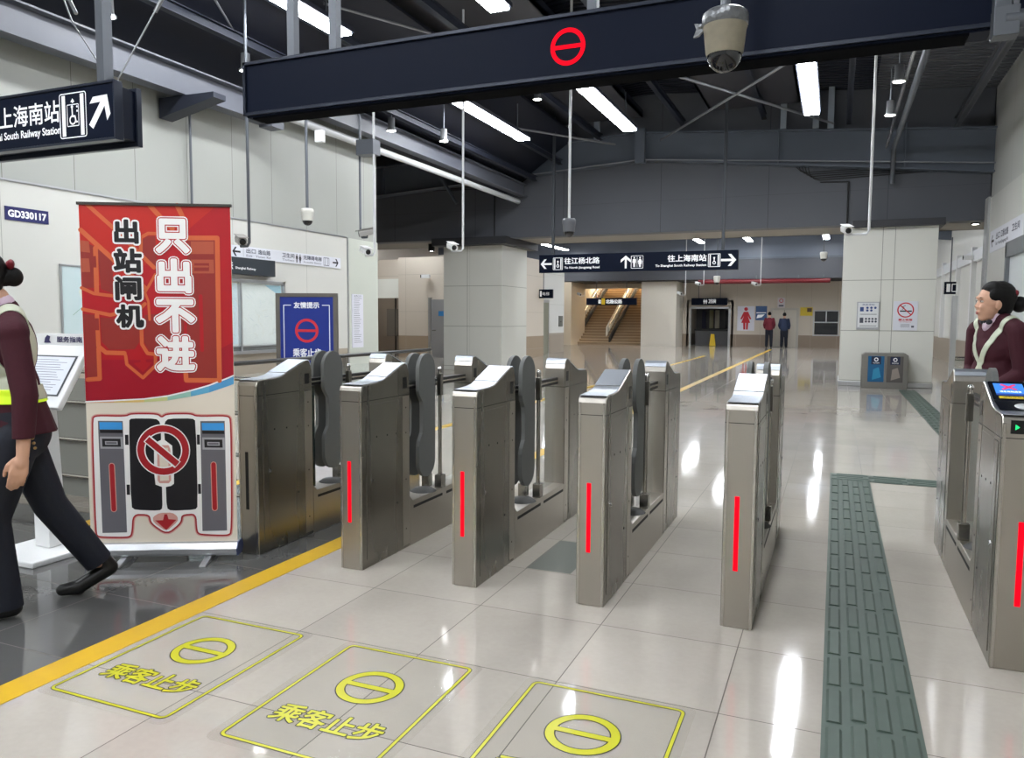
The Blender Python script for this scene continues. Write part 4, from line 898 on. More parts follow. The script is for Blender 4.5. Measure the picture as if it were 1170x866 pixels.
# ribbon
cols = [(226,170,130), (228,196,120), (200,206,140), (150,196,180), (96,170,206), (84,156,206)]
tw = [5, 9, 14, 20, 26, 32, 36, 38]
for i in range(len(wv)-1):
    A_, B_ = wv[i], wv[i+1]; ta, tb = tw[i]/3.765/399*SH, tw[i+1]/3.765/399*SH
    a.poly([(A_[0], A_[1]-ta), (B_[0], B_[1]-tb), B_, A_], M('ribbon %d' % min(i, 5), cols[min(i, 5)], .45), 2)
a.line(wv, .008, Wt, 4)
k.build('background_print', t, merge='flat')
k = MB(); a = Art(k, (0, -.0035, SZ), (1, 0, 0), (0, 0, 1), .0004)
def box2(x0, y0, x1, y1):
    p_, q_ = z2((x0+x1)/2-(x1-x0)/2, y1), z2((x0+x1)/2+(x1-x0)/2, y0); return (p_[0], p_[1], q_[0], q_[1])
for ch, bx in (('只', (385, 104, 515, 240)), ('出', (392, 278, 524, 415)), ('不', (386, 456, 540, 590)), ('进', (388, 620, 540, 762))):
    b_ = box2(*bx); a.text(ch, b_, Wt, 9, .021); a.text(ch, b_, R1, 10, .015); a.text(ch, b_, Wt, 11, .0095)
for ch, bx in (('出', (205, 105, 298, 200)), ('站', (202, 232, 312, 328)), ('闸', (208, 355, 310, 450)), ('机', (212, 478, 320, 572))):
    b_ = box2(*bx); a.text(ch, b_, Wt, 9, .0165); a.text(ch, b_, Kk, 11, .0065)
k.build('lettering', t, merge='flat')
k = MB(); a = Art(k, (0, -.0035, SZ), (1, 0, 0), (0, 0, 1), .0004)
G1 = M('diagram grey', (104,102,108), .45); G2 = M('diagram light grey', (166,166,170), .45); BL = M('diagram blue', (62,156,226), .45); DR = M('diagram red', (168,30,38), .45)
outline = [(60, 195), (75, 182), (200, 184), (225, 172), (335, 172), (355, 188), (378, 172), (480, 170), (505, 182), (640, 178), (652, 195), (658, 695), (640, 708), (525, 705), (510, 695), (505, 612), (440, 618), (436, 655), (378, 706), (310, 660), (302, 618), (228, 618), (222, 712), (205, 722), (85, 722), (72, 710)]
def smooth(P_, it=2):
    for _ in range(it):
        P_ = [q for i in range(len(P_)) for q in ((P_[i][0]*.8+P_[(i+1) % len(P_)][0]*.2, P_[i][1]*.8+P_[(i+1) % len(P_)][1]*.2), (P_[i][0]*.2+P_[(i+1) % len(P_)][0]*.8, P_[i][1]*.2+P_[(i+1) % len(P_)][1]*.8))]
    return P_
ol = m3(smooth(outline)); a.line(ol+[ol[0]], .03, M('halo rose', (214,160,150), .45), 1); a.line(ol+[ol[0]], .018, DR, 2); a.poly(ol, Wt, 3)
def cabinet(P_):   # left-top, right-top, right-bottom, left-bottom in zoom coords
    a.poly(m3(P_), G1, 4)
cabinet([(82, 202), (188, 202), (204, 702), (98, 706)]); cabinet([(522, 200), (628, 198), (640, 688), (532, 692)])
for dx, s_ in ((0, 1), (440, 1)):
    a.poly(m3([(88+dx, 208), (184+dx, 208), (186+dx, 240), (90+dx, 240)]), BL, 5); a.poly(m3([(90+dx, 242), (186+dx, 242), (187+dx, 256), (91+dx, 256)]), Kk, 5)
    a.poly(m3([(90+dx, 272), (188+dx, 272), (190+dx, 326), (92+dx, 326)]), G2, 5); a.poly(m3([(99+dx, 281), (178+dx, 281), (180+dx, 317), (101+dx, 317)]), Kk, 6); a.poly(m3([(112+dx, 292), (166+dx, 292), (167+dx, 308), (113+dx, 308)]), G2, 7); a.poly(m3([(117+dx, 296), (161+dx, 296), (162+dx, 304), (118+dx, 304)]), G1, 8)
    x_ = 142 if dx == 0 else 580; a.line(m3([(x_-2, 402), (x_+6, 598)]) if dx == 0 else m3([(x_, 392), (x_+6, 588)]), .034, M('halo rose'), 5); a.line(m3([(x_-2, 402), (x_+6, 598)]) if dx == 0 else m3([(x_, 392), (x_+6, 588)]), .025, DR, 6)
for P_ in ([(214, 200), (225, 190), (330, 190), (348, 205), (352, 255), (362, 470), (358, 590), (345, 602), (240, 600), (222, 585)], [(368, 205), (385, 190), (488, 188), (502, 200), (512, 580), (500, 596), (395, 602), (376, 590), (372, 470), (362, 255)]):
    a.poly(m3(smooth(P_, 1)), Kk, 4)
for P_ in ([(197, 263), (212, 263), (213, 308), (198, 308)], [(203, 486), (217, 486), (218, 532), (204, 532)], [(507, 260), (520, 260), (521, 304), (508, 304)], [(512, 480), (525, 480), (526, 524), (513, 524)]): a.poly(m3(P_), Kk, 5)
per = [(322, 300), (352, 285), (352, 250), (366, 250), (368, 285), (400, 310), (408, 440), (408, 480), (395, 490), (372, 495), (372, 602), (358, 602), (356, 495), (328, 485), (322, 430)]
a.poly(m3(per), Wt, 5); a.poly(m3([(335, 325), (345, 308), (385, 308), (392, 325), (396, 465), (385, 478), (345, 478), (337, 465)]), M('halo rose'), 6); a.poly(m3([(345, 320), (382, 320), (386, 465), (348, 468)]), cream, 7)
c_ = z3(362, 330); rr = (z3(478, 330)[0]-z3(245, 330)[0])/2
a.ring(c_[0], c_[1], rr, rr*.34, Wt, 8); a.ring(c_[0], c_[1], rr*.96, rr*.255, DR, 9)
a.line(m3([(290, 278), (425, 395)]), .05, Wt, 10, False); a.line(m3([(293, 282), (424, 392)]), .036, DR, 11, False)
a.poly(m3(smooth([(316, 630), (345, 612), (400, 610), (424, 628), (424, 650), (374, 696), (318, 655)], 1)), M('halo rose'), 4)
a.poly(m3([(366, 618), (378, 618), (384, 640), (418, 642), (374, 690), (326, 646), (360, 645)]), DR, 5)
k.build('gate_diagram', t, merge='flat')

# ================================================================ SERVICE PODIUM + RAILS
t = thing('information_podium', 'white information podium with a tilted board and clipboard behind the walking attendant', 'podium', (-4.21, 3.0, 0), 0)
MB().prism([(-.22, -.2), (.22, -.2), (.22, .2), (-.22, .2)], 'Z', 0, .035, white_p).build('base_plate', t, .008)
MB().prism([(.02, .035), (.14, .035), (.1, .9), (.02, .9)], 'X', -.06, .06, white_p).build('column', t, .01)
TB = Matrix.Translation((0, -.02, .86)) @ Matrix.Rotation(math.radians(58), 4, 'X')
MB().box(-.24, .24, 0, .40, -.02, .015, white_p, TB).build('tilted_board', t, .006)
k = MB(); a = Art(k, TB @ Vector((0, .0, .016)), TB.to_3x3() @ Vector((1, 0, 0)), TB.to_3x3() @ Vector((0, 1, 0)), .001)
a.rect(-.2, .07, .2, .33, M('clipboard edge', (74,78,82), .4), 1); a.rect(-.185, .08, .185, .32, M('paper sheet', (214,218,228), .5), 2)
for j in range(13): a.line([(-.16, .30-j*.016), (random.uniform(.05, .16), .30-j*.016)], .003, gi, 3, False)
k.build('clipboard', t, merge='flat')
TH = Matrix.Translation((0, .19, 1.2)); MB().box(-.24, .24, -.01, .01, 0, .075, white_p).build('header_plate', t, .002).location = (0, .19, 1.2)
k = MB(); a = Art(k, (0, .178, 1.2), (1, 0, 0), (0, 0, 1), .001); a.text('服务指南', (-.02, .025, .19, .058), M('dark violet ink', (54,50,90), .5), 1, .001); k.build('lettering', t, merge='flat')
k = MB(); a = Art(k, (0, .178, 1.2), (1, 0, 0), (0, 0, 1), .001); a.poly([(-.13, .02), (-.07, .02), (-.085, .035), (-.075, .058), (-.1, .066), (-.12, .05)], M('dark violet ink'), 1); k.build('emblem', t, merge='flat')
t = thing('barrier_rail', 'stainless rail barrier with grey panel behind the podium', 'barrier', (-7.4, 3.95, 0))
k = MB(); k.box(0, 3.35, -.006, .006, .06, .93, M('grey frosted panel', (128,128,122), .35)); k.build('infill_panel', t)
k = MB()
for z in (.21, .48, .755, .98): k.tube([(0, -.02, z), (4.1, -.02, z)], .014, steel_trim, n=8)
k.build('rails', t)
for x in (.05, 1.4, 2.75, 4.05): MB().box(x-.025, x+.025, -.02, .03, 0, 1.0, steel_trim).build('post', t, .004)
t = thing('glass_barrier', 'glass barrier with steel posts between the first ticket gate and the left wall', 'barrier', (-4.9, 4.2, 0))
for i in range(6): MB().box(-.025, .025, i*.95-.025, i*.95+.025, 0, .95, M('fence post', (140,136,130), .35, .8)).build('post', t, .004)
for i in range(5): MB().box(-.004, .004, i*.95+.03, i*.95+.92, .12, .86, glass).build('glass_pane', t)
MB().tube([(0, 0, .965), (0, 4.75, .965)], .022, M('dark rail', (70,70,70), .3, .7)).build('top_rail', t)

# ================================================================ RIGHT SIDE ITEMS
t = thing('recycling_bin', 'twin steel recycling bin at the foot of the right white column', 'bin', (.52, 17.42, 0))
MB().prism([(0, 0), (.86, 0), (.86, .68), (.8, .72), (.06, .72), (0, .68)], 'Y', 0, .4, M('bin steel', (138,136,132), .35, .8)).build('body', t, .01)
for i, (x0, c) in enumerate(((.12, (30,96,140)), (.47, (92,88,86)))):
    k = MB().box(x0, x0+.3, -.008, .0, .13, .66, M('bin door %d' % i, c, .3)).build('door', t, .004)
    q = MB(); a = Art(q, (x0, -.009, .13), (1, 0, 0), (0, 0, 1), .001); a.rect(.06, .36, .24, .52, M('bin plate', (30,40,70), .4), 1); a.ring(.15, .46, .04, .016, sign_white, 2, 12); a.text('可回收物' if i == 0 else '其他垃圾', (.09, .375, .21, .405), sign_white, 2); a.poly([(.08, .04), (.25, .1), (.2, .3), (.1, .26)], M('bin print %d' % i, ((50,140,180), (150,140,132))[i], .4), 1); q.build('printing', t, merge='flat')
t = thing('info_board', 'grey framed information board with blue squares on the right white column', 'notice board', (.4, 17.84, 1.19)); MB().box(0, .43, -.02, 0, 0, .58, M('board silver', (176,178,182), .35, .4)).build('frame', t, .004); MB().box(.02, .41, -.024, -.02, .05, .56, M('board white', (222,224,226), .4)).build('sheet', t)
k = MB(); a = Art(k, (0, -.025, 0), (1, 0, 0), (0, 0, 1), .001); bb = M('board blue', (48,72,130), .4); bg = M('board dark', (70,74,86), .4)
a.rect(.06, .38, .13, .47, bb, 1); a.rect(.06, .14, .13, .25, bg, 1); a.text('乘客须知', (.1, .5, .33, .54), bb, 1)
for r_ in range(2):
    for c_ in range(3 + r_*0): a.disk(.2+c_*.075, .455-r_*.055, .024, bb, 1, 14) if not (r_ == 1 and c_ == 2) else None
    for c_ in range(4): a.disk(.18+c_*.062, .225-r_*.055, .022, bg, 1, 14)
a.rect(.06, .315, .38, .325, bg, 1); a.rect(.06, .075, .38, .085, bg, 1); k.build('printing', t, merge='flat')
t = thing('no_smoking_sign', 'white no smoking sign with a red ring on the right white column', 'sign', (1.09, 17.84, 1.18)); MB().box(0, .45, -.012, 0, 0, .6, M('sign white plain')).build('panel', t)
k = MB(); a = Art(k, (0, -.013, 0), (1, 0, 0), (0, 0, 1), .001); nr = M('no smoking red', (200,36,50), .4)
a.ring(.225, .42, .155, .024, nr, 2); a.rect(.12, .385, .34, .41, ink, 1); a.line([(.16, .43), (.2, .46), (.17, .49), (.22, .51)], .01, ink, 1); a.line([(.115, .31), (.335, .53)][::-1], .018, nr, 2, False) if False else a.line([(.12, .52), (.33, .32)], .02, nr, 3, False)
a.text('禁止吸烟', (.1, .2, .35, .24), nr, 1, .002); a.text('NO SMOKING', (.12, .165, .33, .185), nr, 1); 
for j in range(4): a.line([(.14, .13-j*.02), (.31, .13-j*.02)], .005, gi, 1, False)
a.rect(.34, .06, .39, .1, gi, 1); k.build('printing', t, merge='flat')
# right wall strip, display board
def rframe(): return (0, -1, 0), (0, 0, 1)
t = thing('wall_sign', 'white direction strip high on the right wall', 'sign', (XR-.12, 17.3, 2.68)); MB().box(-.015, 0, -2.9, 0, 0, .4, M('sign white plain')).build('panel', t)
k = MB(); a = Art(k, (-.016, 0, 0), (0, -1, 0), (0, 0, 1), .001); a.arrow(.28, .2, .26, PI, ink, 1); a.text('出口', (.6, .2, .95, .32), gi, 1, .004); a.text('江杨北路', (1.05, .2, 1.7, .32), gi, 1, .004); a.text('Exit  North Jiangyang Rd', (.6, .08, 1.7, .15), gi, 1, .002); a.text('卫生间', (2.0, .2, 2.6, .32), gi, 1, .004); k.build('lettering', t, merge='flat')
t = thing('display_board', 'tall grey framed display board on the right wall behind the attendant', 'notice board', (XR-.12, 15.35, .7)); k = MB(); fm = M('grey frame', (120,124,128), .4, .5)
for b in ((-2.6, 0, 1.75, 2.0), (-2.6, 0, 0, .08), (-.1, 0, 0, 2.0), (-2.6, -2.5, 0, 2.0)): k.box(-.09, 0, b[0], b[1], b[2], b[3], fm)
k.build('frame', t, .004); MB().box(-.03, 0, -2.5, -.1, .08, 1.75, M('board pale', (206,212,214), .25)).build('panel', t)
t = thing('hanging_sign', 'small dark elevator sign over the right side passage', 'sign', (0, 0, 0)); pa, pb = onY(1079, 329, 22), onY(1092, 329, 22)
MB().box(pa.x, pb.x, 21.95, 22.1, onY(1085, 336, 22).z, onY(1085, 322, 22).z, navy).build('sign_box', t)
k = MB(); zc_ = onY(1085, 329, 22).z; a = Art(k, (pa.x, 21.94, zc_-.15), (1, 0, 0), (0, 0, 1), .002); a.rect(.04, .05, .12, .25, sign_white, 1); a.rrect(.15, .05, .28, .25, .02, sign_white, 1, .02); k.build('pictogram', t, merge='flat'); MB().tube([((pa.x+pb.x)/2, 22, zc_), ((pa.x+pb.x)/2, 22, 3.44)], .015, pole_g).build('hanger', t) 
t = thing('glass_screen', 'glass screen with a slim steel post behind the right ticket gate', 'barrier', (0, 0, 0)); pp = onY(1086, 440, 9.0)
MB().box(pp.x-.025, pp.x+.025, 8.97, 9.03, 0, onY(1086, 338, 9).z, alu).build('post', t, .004); MB().box(pp.x+.03, XR-.13, 8.995, 9.005, .1, 1.0, glass).build('glass_pane', t); MB().tube([(pp.x, 9, 1.0), (XR-.12, 9, 1.0)], .02, steel_trim).build('top_rail', t)
# far wall pictures
def far_panel(name, label, cat, x0, x1, z0, z1, mat, fn=None, Y=YW):
    t = thing(name, label, cat, (x0, Y, z0)); MB().box(0, x1-x0, -.03, 0, 0, z1-z0, mat).build('panel', t)
    if fn: k = MB(); a = Art(k, (0, -.032, 0), (1, 0, 0), (0, 0, 1), .004); fn(a, x1-x0, z1-z0); k.build('printing', t, merge='flat')
far_panel('restroom_sign', 'large white panel with a red woman figure on the far wall', 'sign', -4.7, -3.85, .82, 2.08, M('lilac white panel', (216,216,226), .4), lambda a, w, h: a.man(w*.5, .06, h-.12, nr, 1, True))
far_panel('wall_poster', 'blue poster on the far wall left of the two standing people', 'poster', -3.8, -3.25, 1.36, 2.08, M('poster mid blue', (58,92,140), .4), lambda a, w, h: (a.rect(.04, h*.5, w-.04, h*.56, sign_white, 1), a.poly([(.05, .1), (.3, .15), (.45, .3), (.1, .28)], sign_white, 1)))
far_panel('wall_poster', 'yellow poster on the far wall right of the two standing people', 'poster', -1.66, -1.08, 1.6, 2.02, M('poster yellow', (206,180,50), .4), lambda a, w, h: a.rect(w*.55, h*.45, w-.04, h-.04, M('poster brown', (90,70,40), .4), 1))
far_panel('wall_notice', 'white round top notice high on the far wall above the door', 'notice', -2.75, -2.4, 2.0, 2.5, M('notice white', (206,200,204), .4), lambda a, w, h: (a.ring(w/2, h*.7, .1, .03, nr, 1), a.rect(.06, .06, w-.06, .14, gi, 1)))
t = thing('sprinkler_pipe', 'red sprinkler pipe running under the far blue grey fascia', 'pipe', (0, 38.9, 0)); MB().tube([(-6.3, 0, 3.22), (-.3, 0, 3.22)], .11, M('pipe red', (104,14,24), .45)).build('pipe', t)
for x in (-5.5, -3.6, -1.7, -.6): MB().box(x-.03, x+.03, -.05, .05, 3.3, 3.5, pole_g).build('bracket', t)
p1_ = onX(640, 367, -10.5)
t = thing('wall_panel', 'grey call panel on the white elevator wall', 'panel', (-10.5, p1_.y-.2, p1_.z-.22)); MB().box(0, .03, 0, .45, 0, .44, M('grey call panel', (120,122,118), .4, .5)).build('plate', t, .003); MB().tube([(.028, .2, .2), (.045, .2, .2)], .03, blk).build('button', t)
t = thing('hanging_sign', 'small dark elevator sign on the white elevator wall', 'sign', (0, 0, 0)); pa, pb = onY(610, 337, 26.5), onY(631, 337, 26.5); MB().box(pa.x, pb.x, 26.5, 26.62, pa.z-.12, pa.z+.2, navy).build('sign_box', t); k = MB(); a = Art(k, (pa.x, 26.49, pa.z-.12), (1, 0, 0), (0, 0, 1), .003); a.rect(.24, .06, .31, .26, sign_white, 1); a.text('电梯', (.34, .1, .6, .22), sign_white, 1); k.build('lettering', t, merge='flat'); MB().tube([((pa.x+pb.x)/2, 26.56, pa.z), ((pa.x+pb.x)/2, 26.56, 3.6)], .015, pole_g).build('hanger', t)

# ================================================================ PEOPLE
def cap(m, a, b, ra, rb, n=14, k=6):
    """tapered capsule, elliptical radii allowed: ra=(rx,ry)"""
    a, b = Vector(a), Vector(b); d = (b-a); L_ = d.length; d = d.normalized() if L_ > 1e-6 else Vector((0, 0, 1))
    u = Vector((1, 0, 0)); 
    if abs(d.dot(u)) > .9: u = Vector((0, 1, 0))
    u = (u-d*u.dot(d)).normalized(); w = d.cross(u)
    ra = ra if isinstance(ra, tuple) else (ra, ra); rb = rb if isinstance(rb, tuple) else (rb, rb)
    rings = []
    for i in range(k+1):
        th = PI/2*(1-i/k); s_ = math.cos(th); rings.append((a-d*min(ra)*math.sin(th), ra[0]*s_+1e-5, ra[1]*s_+1e-5))
    for i in range(1, 4): rings.append((a.lerp(b, i/4), ra[0]+(rb[0]-ra[0])*i/4, ra[1]+(rb[1]-ra[1])*i/4))
    for i in range(k+1):
        th = PI/2*i/k; s_ = math.cos(th); rings.append((b+d*min(rb)*math.sin(th), rb[0]*s_+1e-5, rb[1]*s_+1e-5))
    vs = [c+u*math.cos(2*PI*j/n)*rx+w*math.sin(2*PI*j/n)*ry for c, rx, ry in rings for j in range(n)]
    fs = [(i*n+j, i*n+(j+1) % n, (i+1)*n+(j+1) % n, (i+1)*n+j) for i in range(len(rings)-1) for j in range(n)]
    fs += [tuple(reversed(range(n))), tuple((len(rings)-1)*n+j for j in range(n))]
    m.add(vs, fs, m.m[0] if m.m else skin, True)
def ell(m, c, r, R=None, n=20):
    c = Vector(c); vs = []; k = n//2
    for i in range(k+1):
        th = PI*i/k
        for j in range(n):
            q = Vector((r[0]*(math.sin(th)+1e-4)*math.cos(2*PI*j/n), r[1]*(math.sin(th)+1e-4)*math.sin(2*PI*j/n), r[2]*math.cos(th)))
            if R: q = R @ q
            vs.append(c+q)
    fs = [(i*n+j, (i+1)*n+j, (i+1)*n+(j+1) % n, i*n+(j+1) % n) for i in range(k) for j in range(n)]+[tuple(range(n)), tuple(reversed([k*n+j for j in range(n)]))]
    m.add(vs, fs, m.m[0], True)
skin = M('skin', (206,160,134), .5, noise=.04, nscale=20); hair = M('black hair', (11,9,9), .62, noise=.3, nscale=60, bump=.3, spec=.3); maroon = M('maroon wool', (60,10,26), .8, noise=.12, nscale=60, bump=.15)
trou = M('dark navy trousers', (22,26,38), .75, noise=.12, nscale=50, bump=.15); shoe = M('black shoe leather', (18,18,18), .3); shirt = M('pale pink shirt', (214,190,206), .6)
refl = M('reflective silver band', (200,206,184), .4, .2); fluo = M('fluorescent lime band', (206,240,40), .5, emit=.12)
def blob(mats, voxel, name, parent, fn, smooth=4):
    m = MB(); m.mid(mats); fn(m); o = m.build(name, parent)
    md = o.modifiers.new('r', 'REMESH'); md.mode = 'VOXEL'; md.voxel_size = voxel
    sm = o.modifiers.new('s', 'SMOOTH'); sm.factor = .5; sm.iterations = smooth
    dg = bpy.context.evaluated_depsgraph_get(); me = bpy.data.meshes.new_from_object(o.evaluated_get(dg)); o.modifiers.clear(); o.data = me
    if not me.materials: me.materials.append(mats)
    me.polygons.foreach_set('use_smooth', [True]*len(me.polygons)); return o
def slab_shell(src, name, parent, cuts, off, mat, pred=None, rim=True):
    """a strip of cloth lying on src: src cut by pairs of planes (point, normal) keeping the positive side, pushed out"""
    bm = bmesh.new(); bm.from_mesh(src.data)
    for p_, n_ in cuts:
        bmesh.ops.bisect_plane(bm, geom=bm.verts[:]+bm.edges[:]+bm.faces[:], plane_co=p_, plane_no=n_, clear_inner=True)
    if pred:
        kill = [f for f in bm.faces if not pred(f.calc_center_median())]; bmesh.ops.delete(bm, geom=kill, context='FACES')
    bm.normal_update()
    for v in bm.verts: v.co += v.normal*off
    if rim:
        r = bmesh.ops.solidify(bm, geom=bm.faces[:], thickness=off*.8)
    me = bpy.data.meshes.new(name); bm.to_mesh(me); bm.free(); me.materials.clear(); me.materials.append(mat); me.polygons.foreach_set('use_smooth', [True]*len(me.polygons))
    for p_ in me.polygons: p_.material_index = 0
    o = bpy.data.objects.new(name, me); COL.objects.link(o); o.parent = parent; return o
def hem(o, z, zc):
    bm = bmesh.new(); bm.from_mesh(o.data); bmesh.ops.bisect_plane(bm, geom=bm.verts[:]+bm.edges[:]+bm.faces[:], plane_co=(0, 0, z), plane_no=(0, 0, 1), clear_inner=True)
    ed = [e for e in bm.edges if e.is_boundary]; r = bmesh.ops.extrude_edge_only(bm, edges=ed); vs = [g for g in r['geom'] if isinstance(g, bmesh.types.BMVert)]
    cen = {}
    for v in vs:
        c = Vector((0, 0, z)) if abs(v.co.y) < .2 else Vector((v.co.x, .24 if v.co.y > 0 else -.24, z)); d = (c-v.co); d.z = 0
        v.co += d.normalized()*min(.012, d.length); v.co.z += .004
    bm.to_mesh(o.data); bm.free(); o.data.polygons.foreach_set('use_smooth', [True]*len(o.data.polygons))
def hand(m, wrist, d, out, palm, side=1, curl=.5, L_=.175):
    """d: direction to fingertips, out: thumb side, palm: palm normal"""
    w, d, out, palm = Vector(wrist), Vector(d).normalized(), Vector(out).normalized(), Vector(palm).normalized()
    cap(m, w, w+d*.035, .024, .027, 12, 4)
    for j, o_ in enumerate((.028, .010, -.009, -.027)):
        k0 = w+d*.02+out*o_*.6; k1 = w+d*(.088-.004*abs(j-1))+out*o_
        cap(m, k0, k1, .0135, .0115, 10, 3)
        a_ = k1; ang = 0; fl_ = (.036, .040, .037, .029)[j]; cur = a_; r_ = .0092
        for q in range(3):
            ang += curl*(.45+.2*q); dd = (d*math.cos(ang)+palm*math.sin(ang)); nx = cur+dd*fl_*(1-.22*q); cap(m, cur, nx, r_, r_*.9, 10, 3); cur = nx; r_ *= .9
    b_ = w+d*.025+out*.025; c1 = b_+d*.028+out*.02+palm*.012; c2 = c1+d*.028+out*.004+palm*.012; c3 = c2+d*.02+palm*.008
    cap(m, b_, c1, .014, .0115, 10, 3); cap(m, c1, c2, .0112, .010, 10, 3); cap(m, c2, c3, .0098, .0088, 10, 3)
def head(m, c, R, s=1.):
    """face towards +x in local; c centre of skull"""
    def P_(x, y, z): return Vector(c)+R @ (Vector((x, y, z))*s)
    ell(m, P_(-.008, 0, .018), (.094*s, .074*s, .1*s), R)
    ell(m, P_(.03, 0, -.035), (.058*s, .056*s, .078*s), R)      # face
    ell(m, P_(.047, 0, -.09), (.03*s, .032*s, .024*s), R)     # chin
    ell(m, P_(.03, 0, -.08), (.045*s, .047*s, .03*s), R)
    cap(m, P_(.078, 0, .008), P_(.093, 0, -.026), .007*s, .011*s, 10, 3)   # nose
    for y in (-.011, .011): ell(m, P_(.088, y, -.032), (.009*s, .007*s, .007*s), R, 10)
    for y in (-.034, .034): ell(m, P_(.064, y, -.03), (.022*s, .018*s, .024*s), R, 12)
    ell(m, P_(.082, 0, .028), (.012*s, .045*s, .010*s), R, 12)       # brow
    ell(m, P_(.0785, 0, -.060), (.0125*s, .024*s, .0055*s), R, 12); ell(m, P_(.0765, 0, -.070), (.0125*s, .02*s, .006*s), R, 12)
    for y in (-1, 1): ell(m, P_(-.004, y*.074, -.018), (.018*s, .009*s, .03*s), R @ Matrix.Rotation(y*.25, 3, 'Z'), 12)
def face_bits(t, c, R, s=1.):
    def P_(x, y, z): return Vector(c)+R @ (Vector((x, y, z))*s)
    lip = M('lips', (176,92,88), .45); eyew = M('eye white', (226,222,216), .3); brow = M('brow hair', (40,30,28), .7)
    k = MB(); k.mid(lip); ell(k, P_(.087, 0, -.0605), (.006*s, .019*s, .0038*s), R, 12); ell(k, P_(.085, 0, -.0695), (.006*s, .016*s, .0044*s), R, 12); k.build('lips', t)
    for y in (-1, 1):
        k = MB(); k.mid(eyew); ell(k, P_(.0745, y*.031, .004), (.0085*s, .013*s, .0058*s), R, 12); e = k.build('eye', t)
        k = MB(); k.mid(blk); ell(k, P_(.0805, y*.031, .004), (.0035*s, .006*s, .0052*s), R, 10); ell(k, P_(.079, y*.031, .0102), (.006*s, .014*s, .0014*s), R, 10); k.build('iris', e)
        k = MB(); k.mid(brow); ell(k, P_(.0845, y*.031, .027), (.004*s, .018*s, .0026*s), R, 12); k.build('eyebrow', t)
def hair_fn(c, R, s=1.):
    def P_(x, y, z): return Vector(c)+R @ (Vector((x, y, z))*s)
    def fn(m):
        ell(m, P_(-.032, 0, .036), (.093*s, .083*s, .097*s), R); ell(m, P_(-.045, 0, -.012), (.066*s, .076*s, .08*s), R)
        ell(m, P_(.004, 0, .078), (.064*s, .072*s, .053*s), R, 18)
        for y in (-1, 1): ell(m, P_(.0, y*.06, .045), (.05*s, .022*s, .045*s), R, 14)
    return fn
def bun_fn(c, R, s=1.):
    def P_(x, y, z): return Vector(c)+R @ (Vector((x, y, z))*s)
    def fn(m):
        ell(m, P_(-.142, 0, -.005), (.045*s, .05*s, .05*s), R, 16); ell(m, P_(-.11, 0, 0), (.03*s, .03*s, .03*s), R, 12)
    return fn
def bow(t, c, R, s=1.):
    k = MB(); rm = M('dark red bow', (120,26,40), .5); k.mid(rm)
    def P_(x, y, z): return Vector(c)+R @ (Vector((x, y, z))*s)
    for y in (-1, 1): ell(k, P_(-.105, y*.028, .058), (.016*s, .03*s, .02*s), R @ Matrix.Rotation(y*.4, 3, 'X'), 12)
    ell(k, P_(-.105, 0, .055), (.014*s, .012*s, .014*s), R, 10); k.build('hair_bow', t)

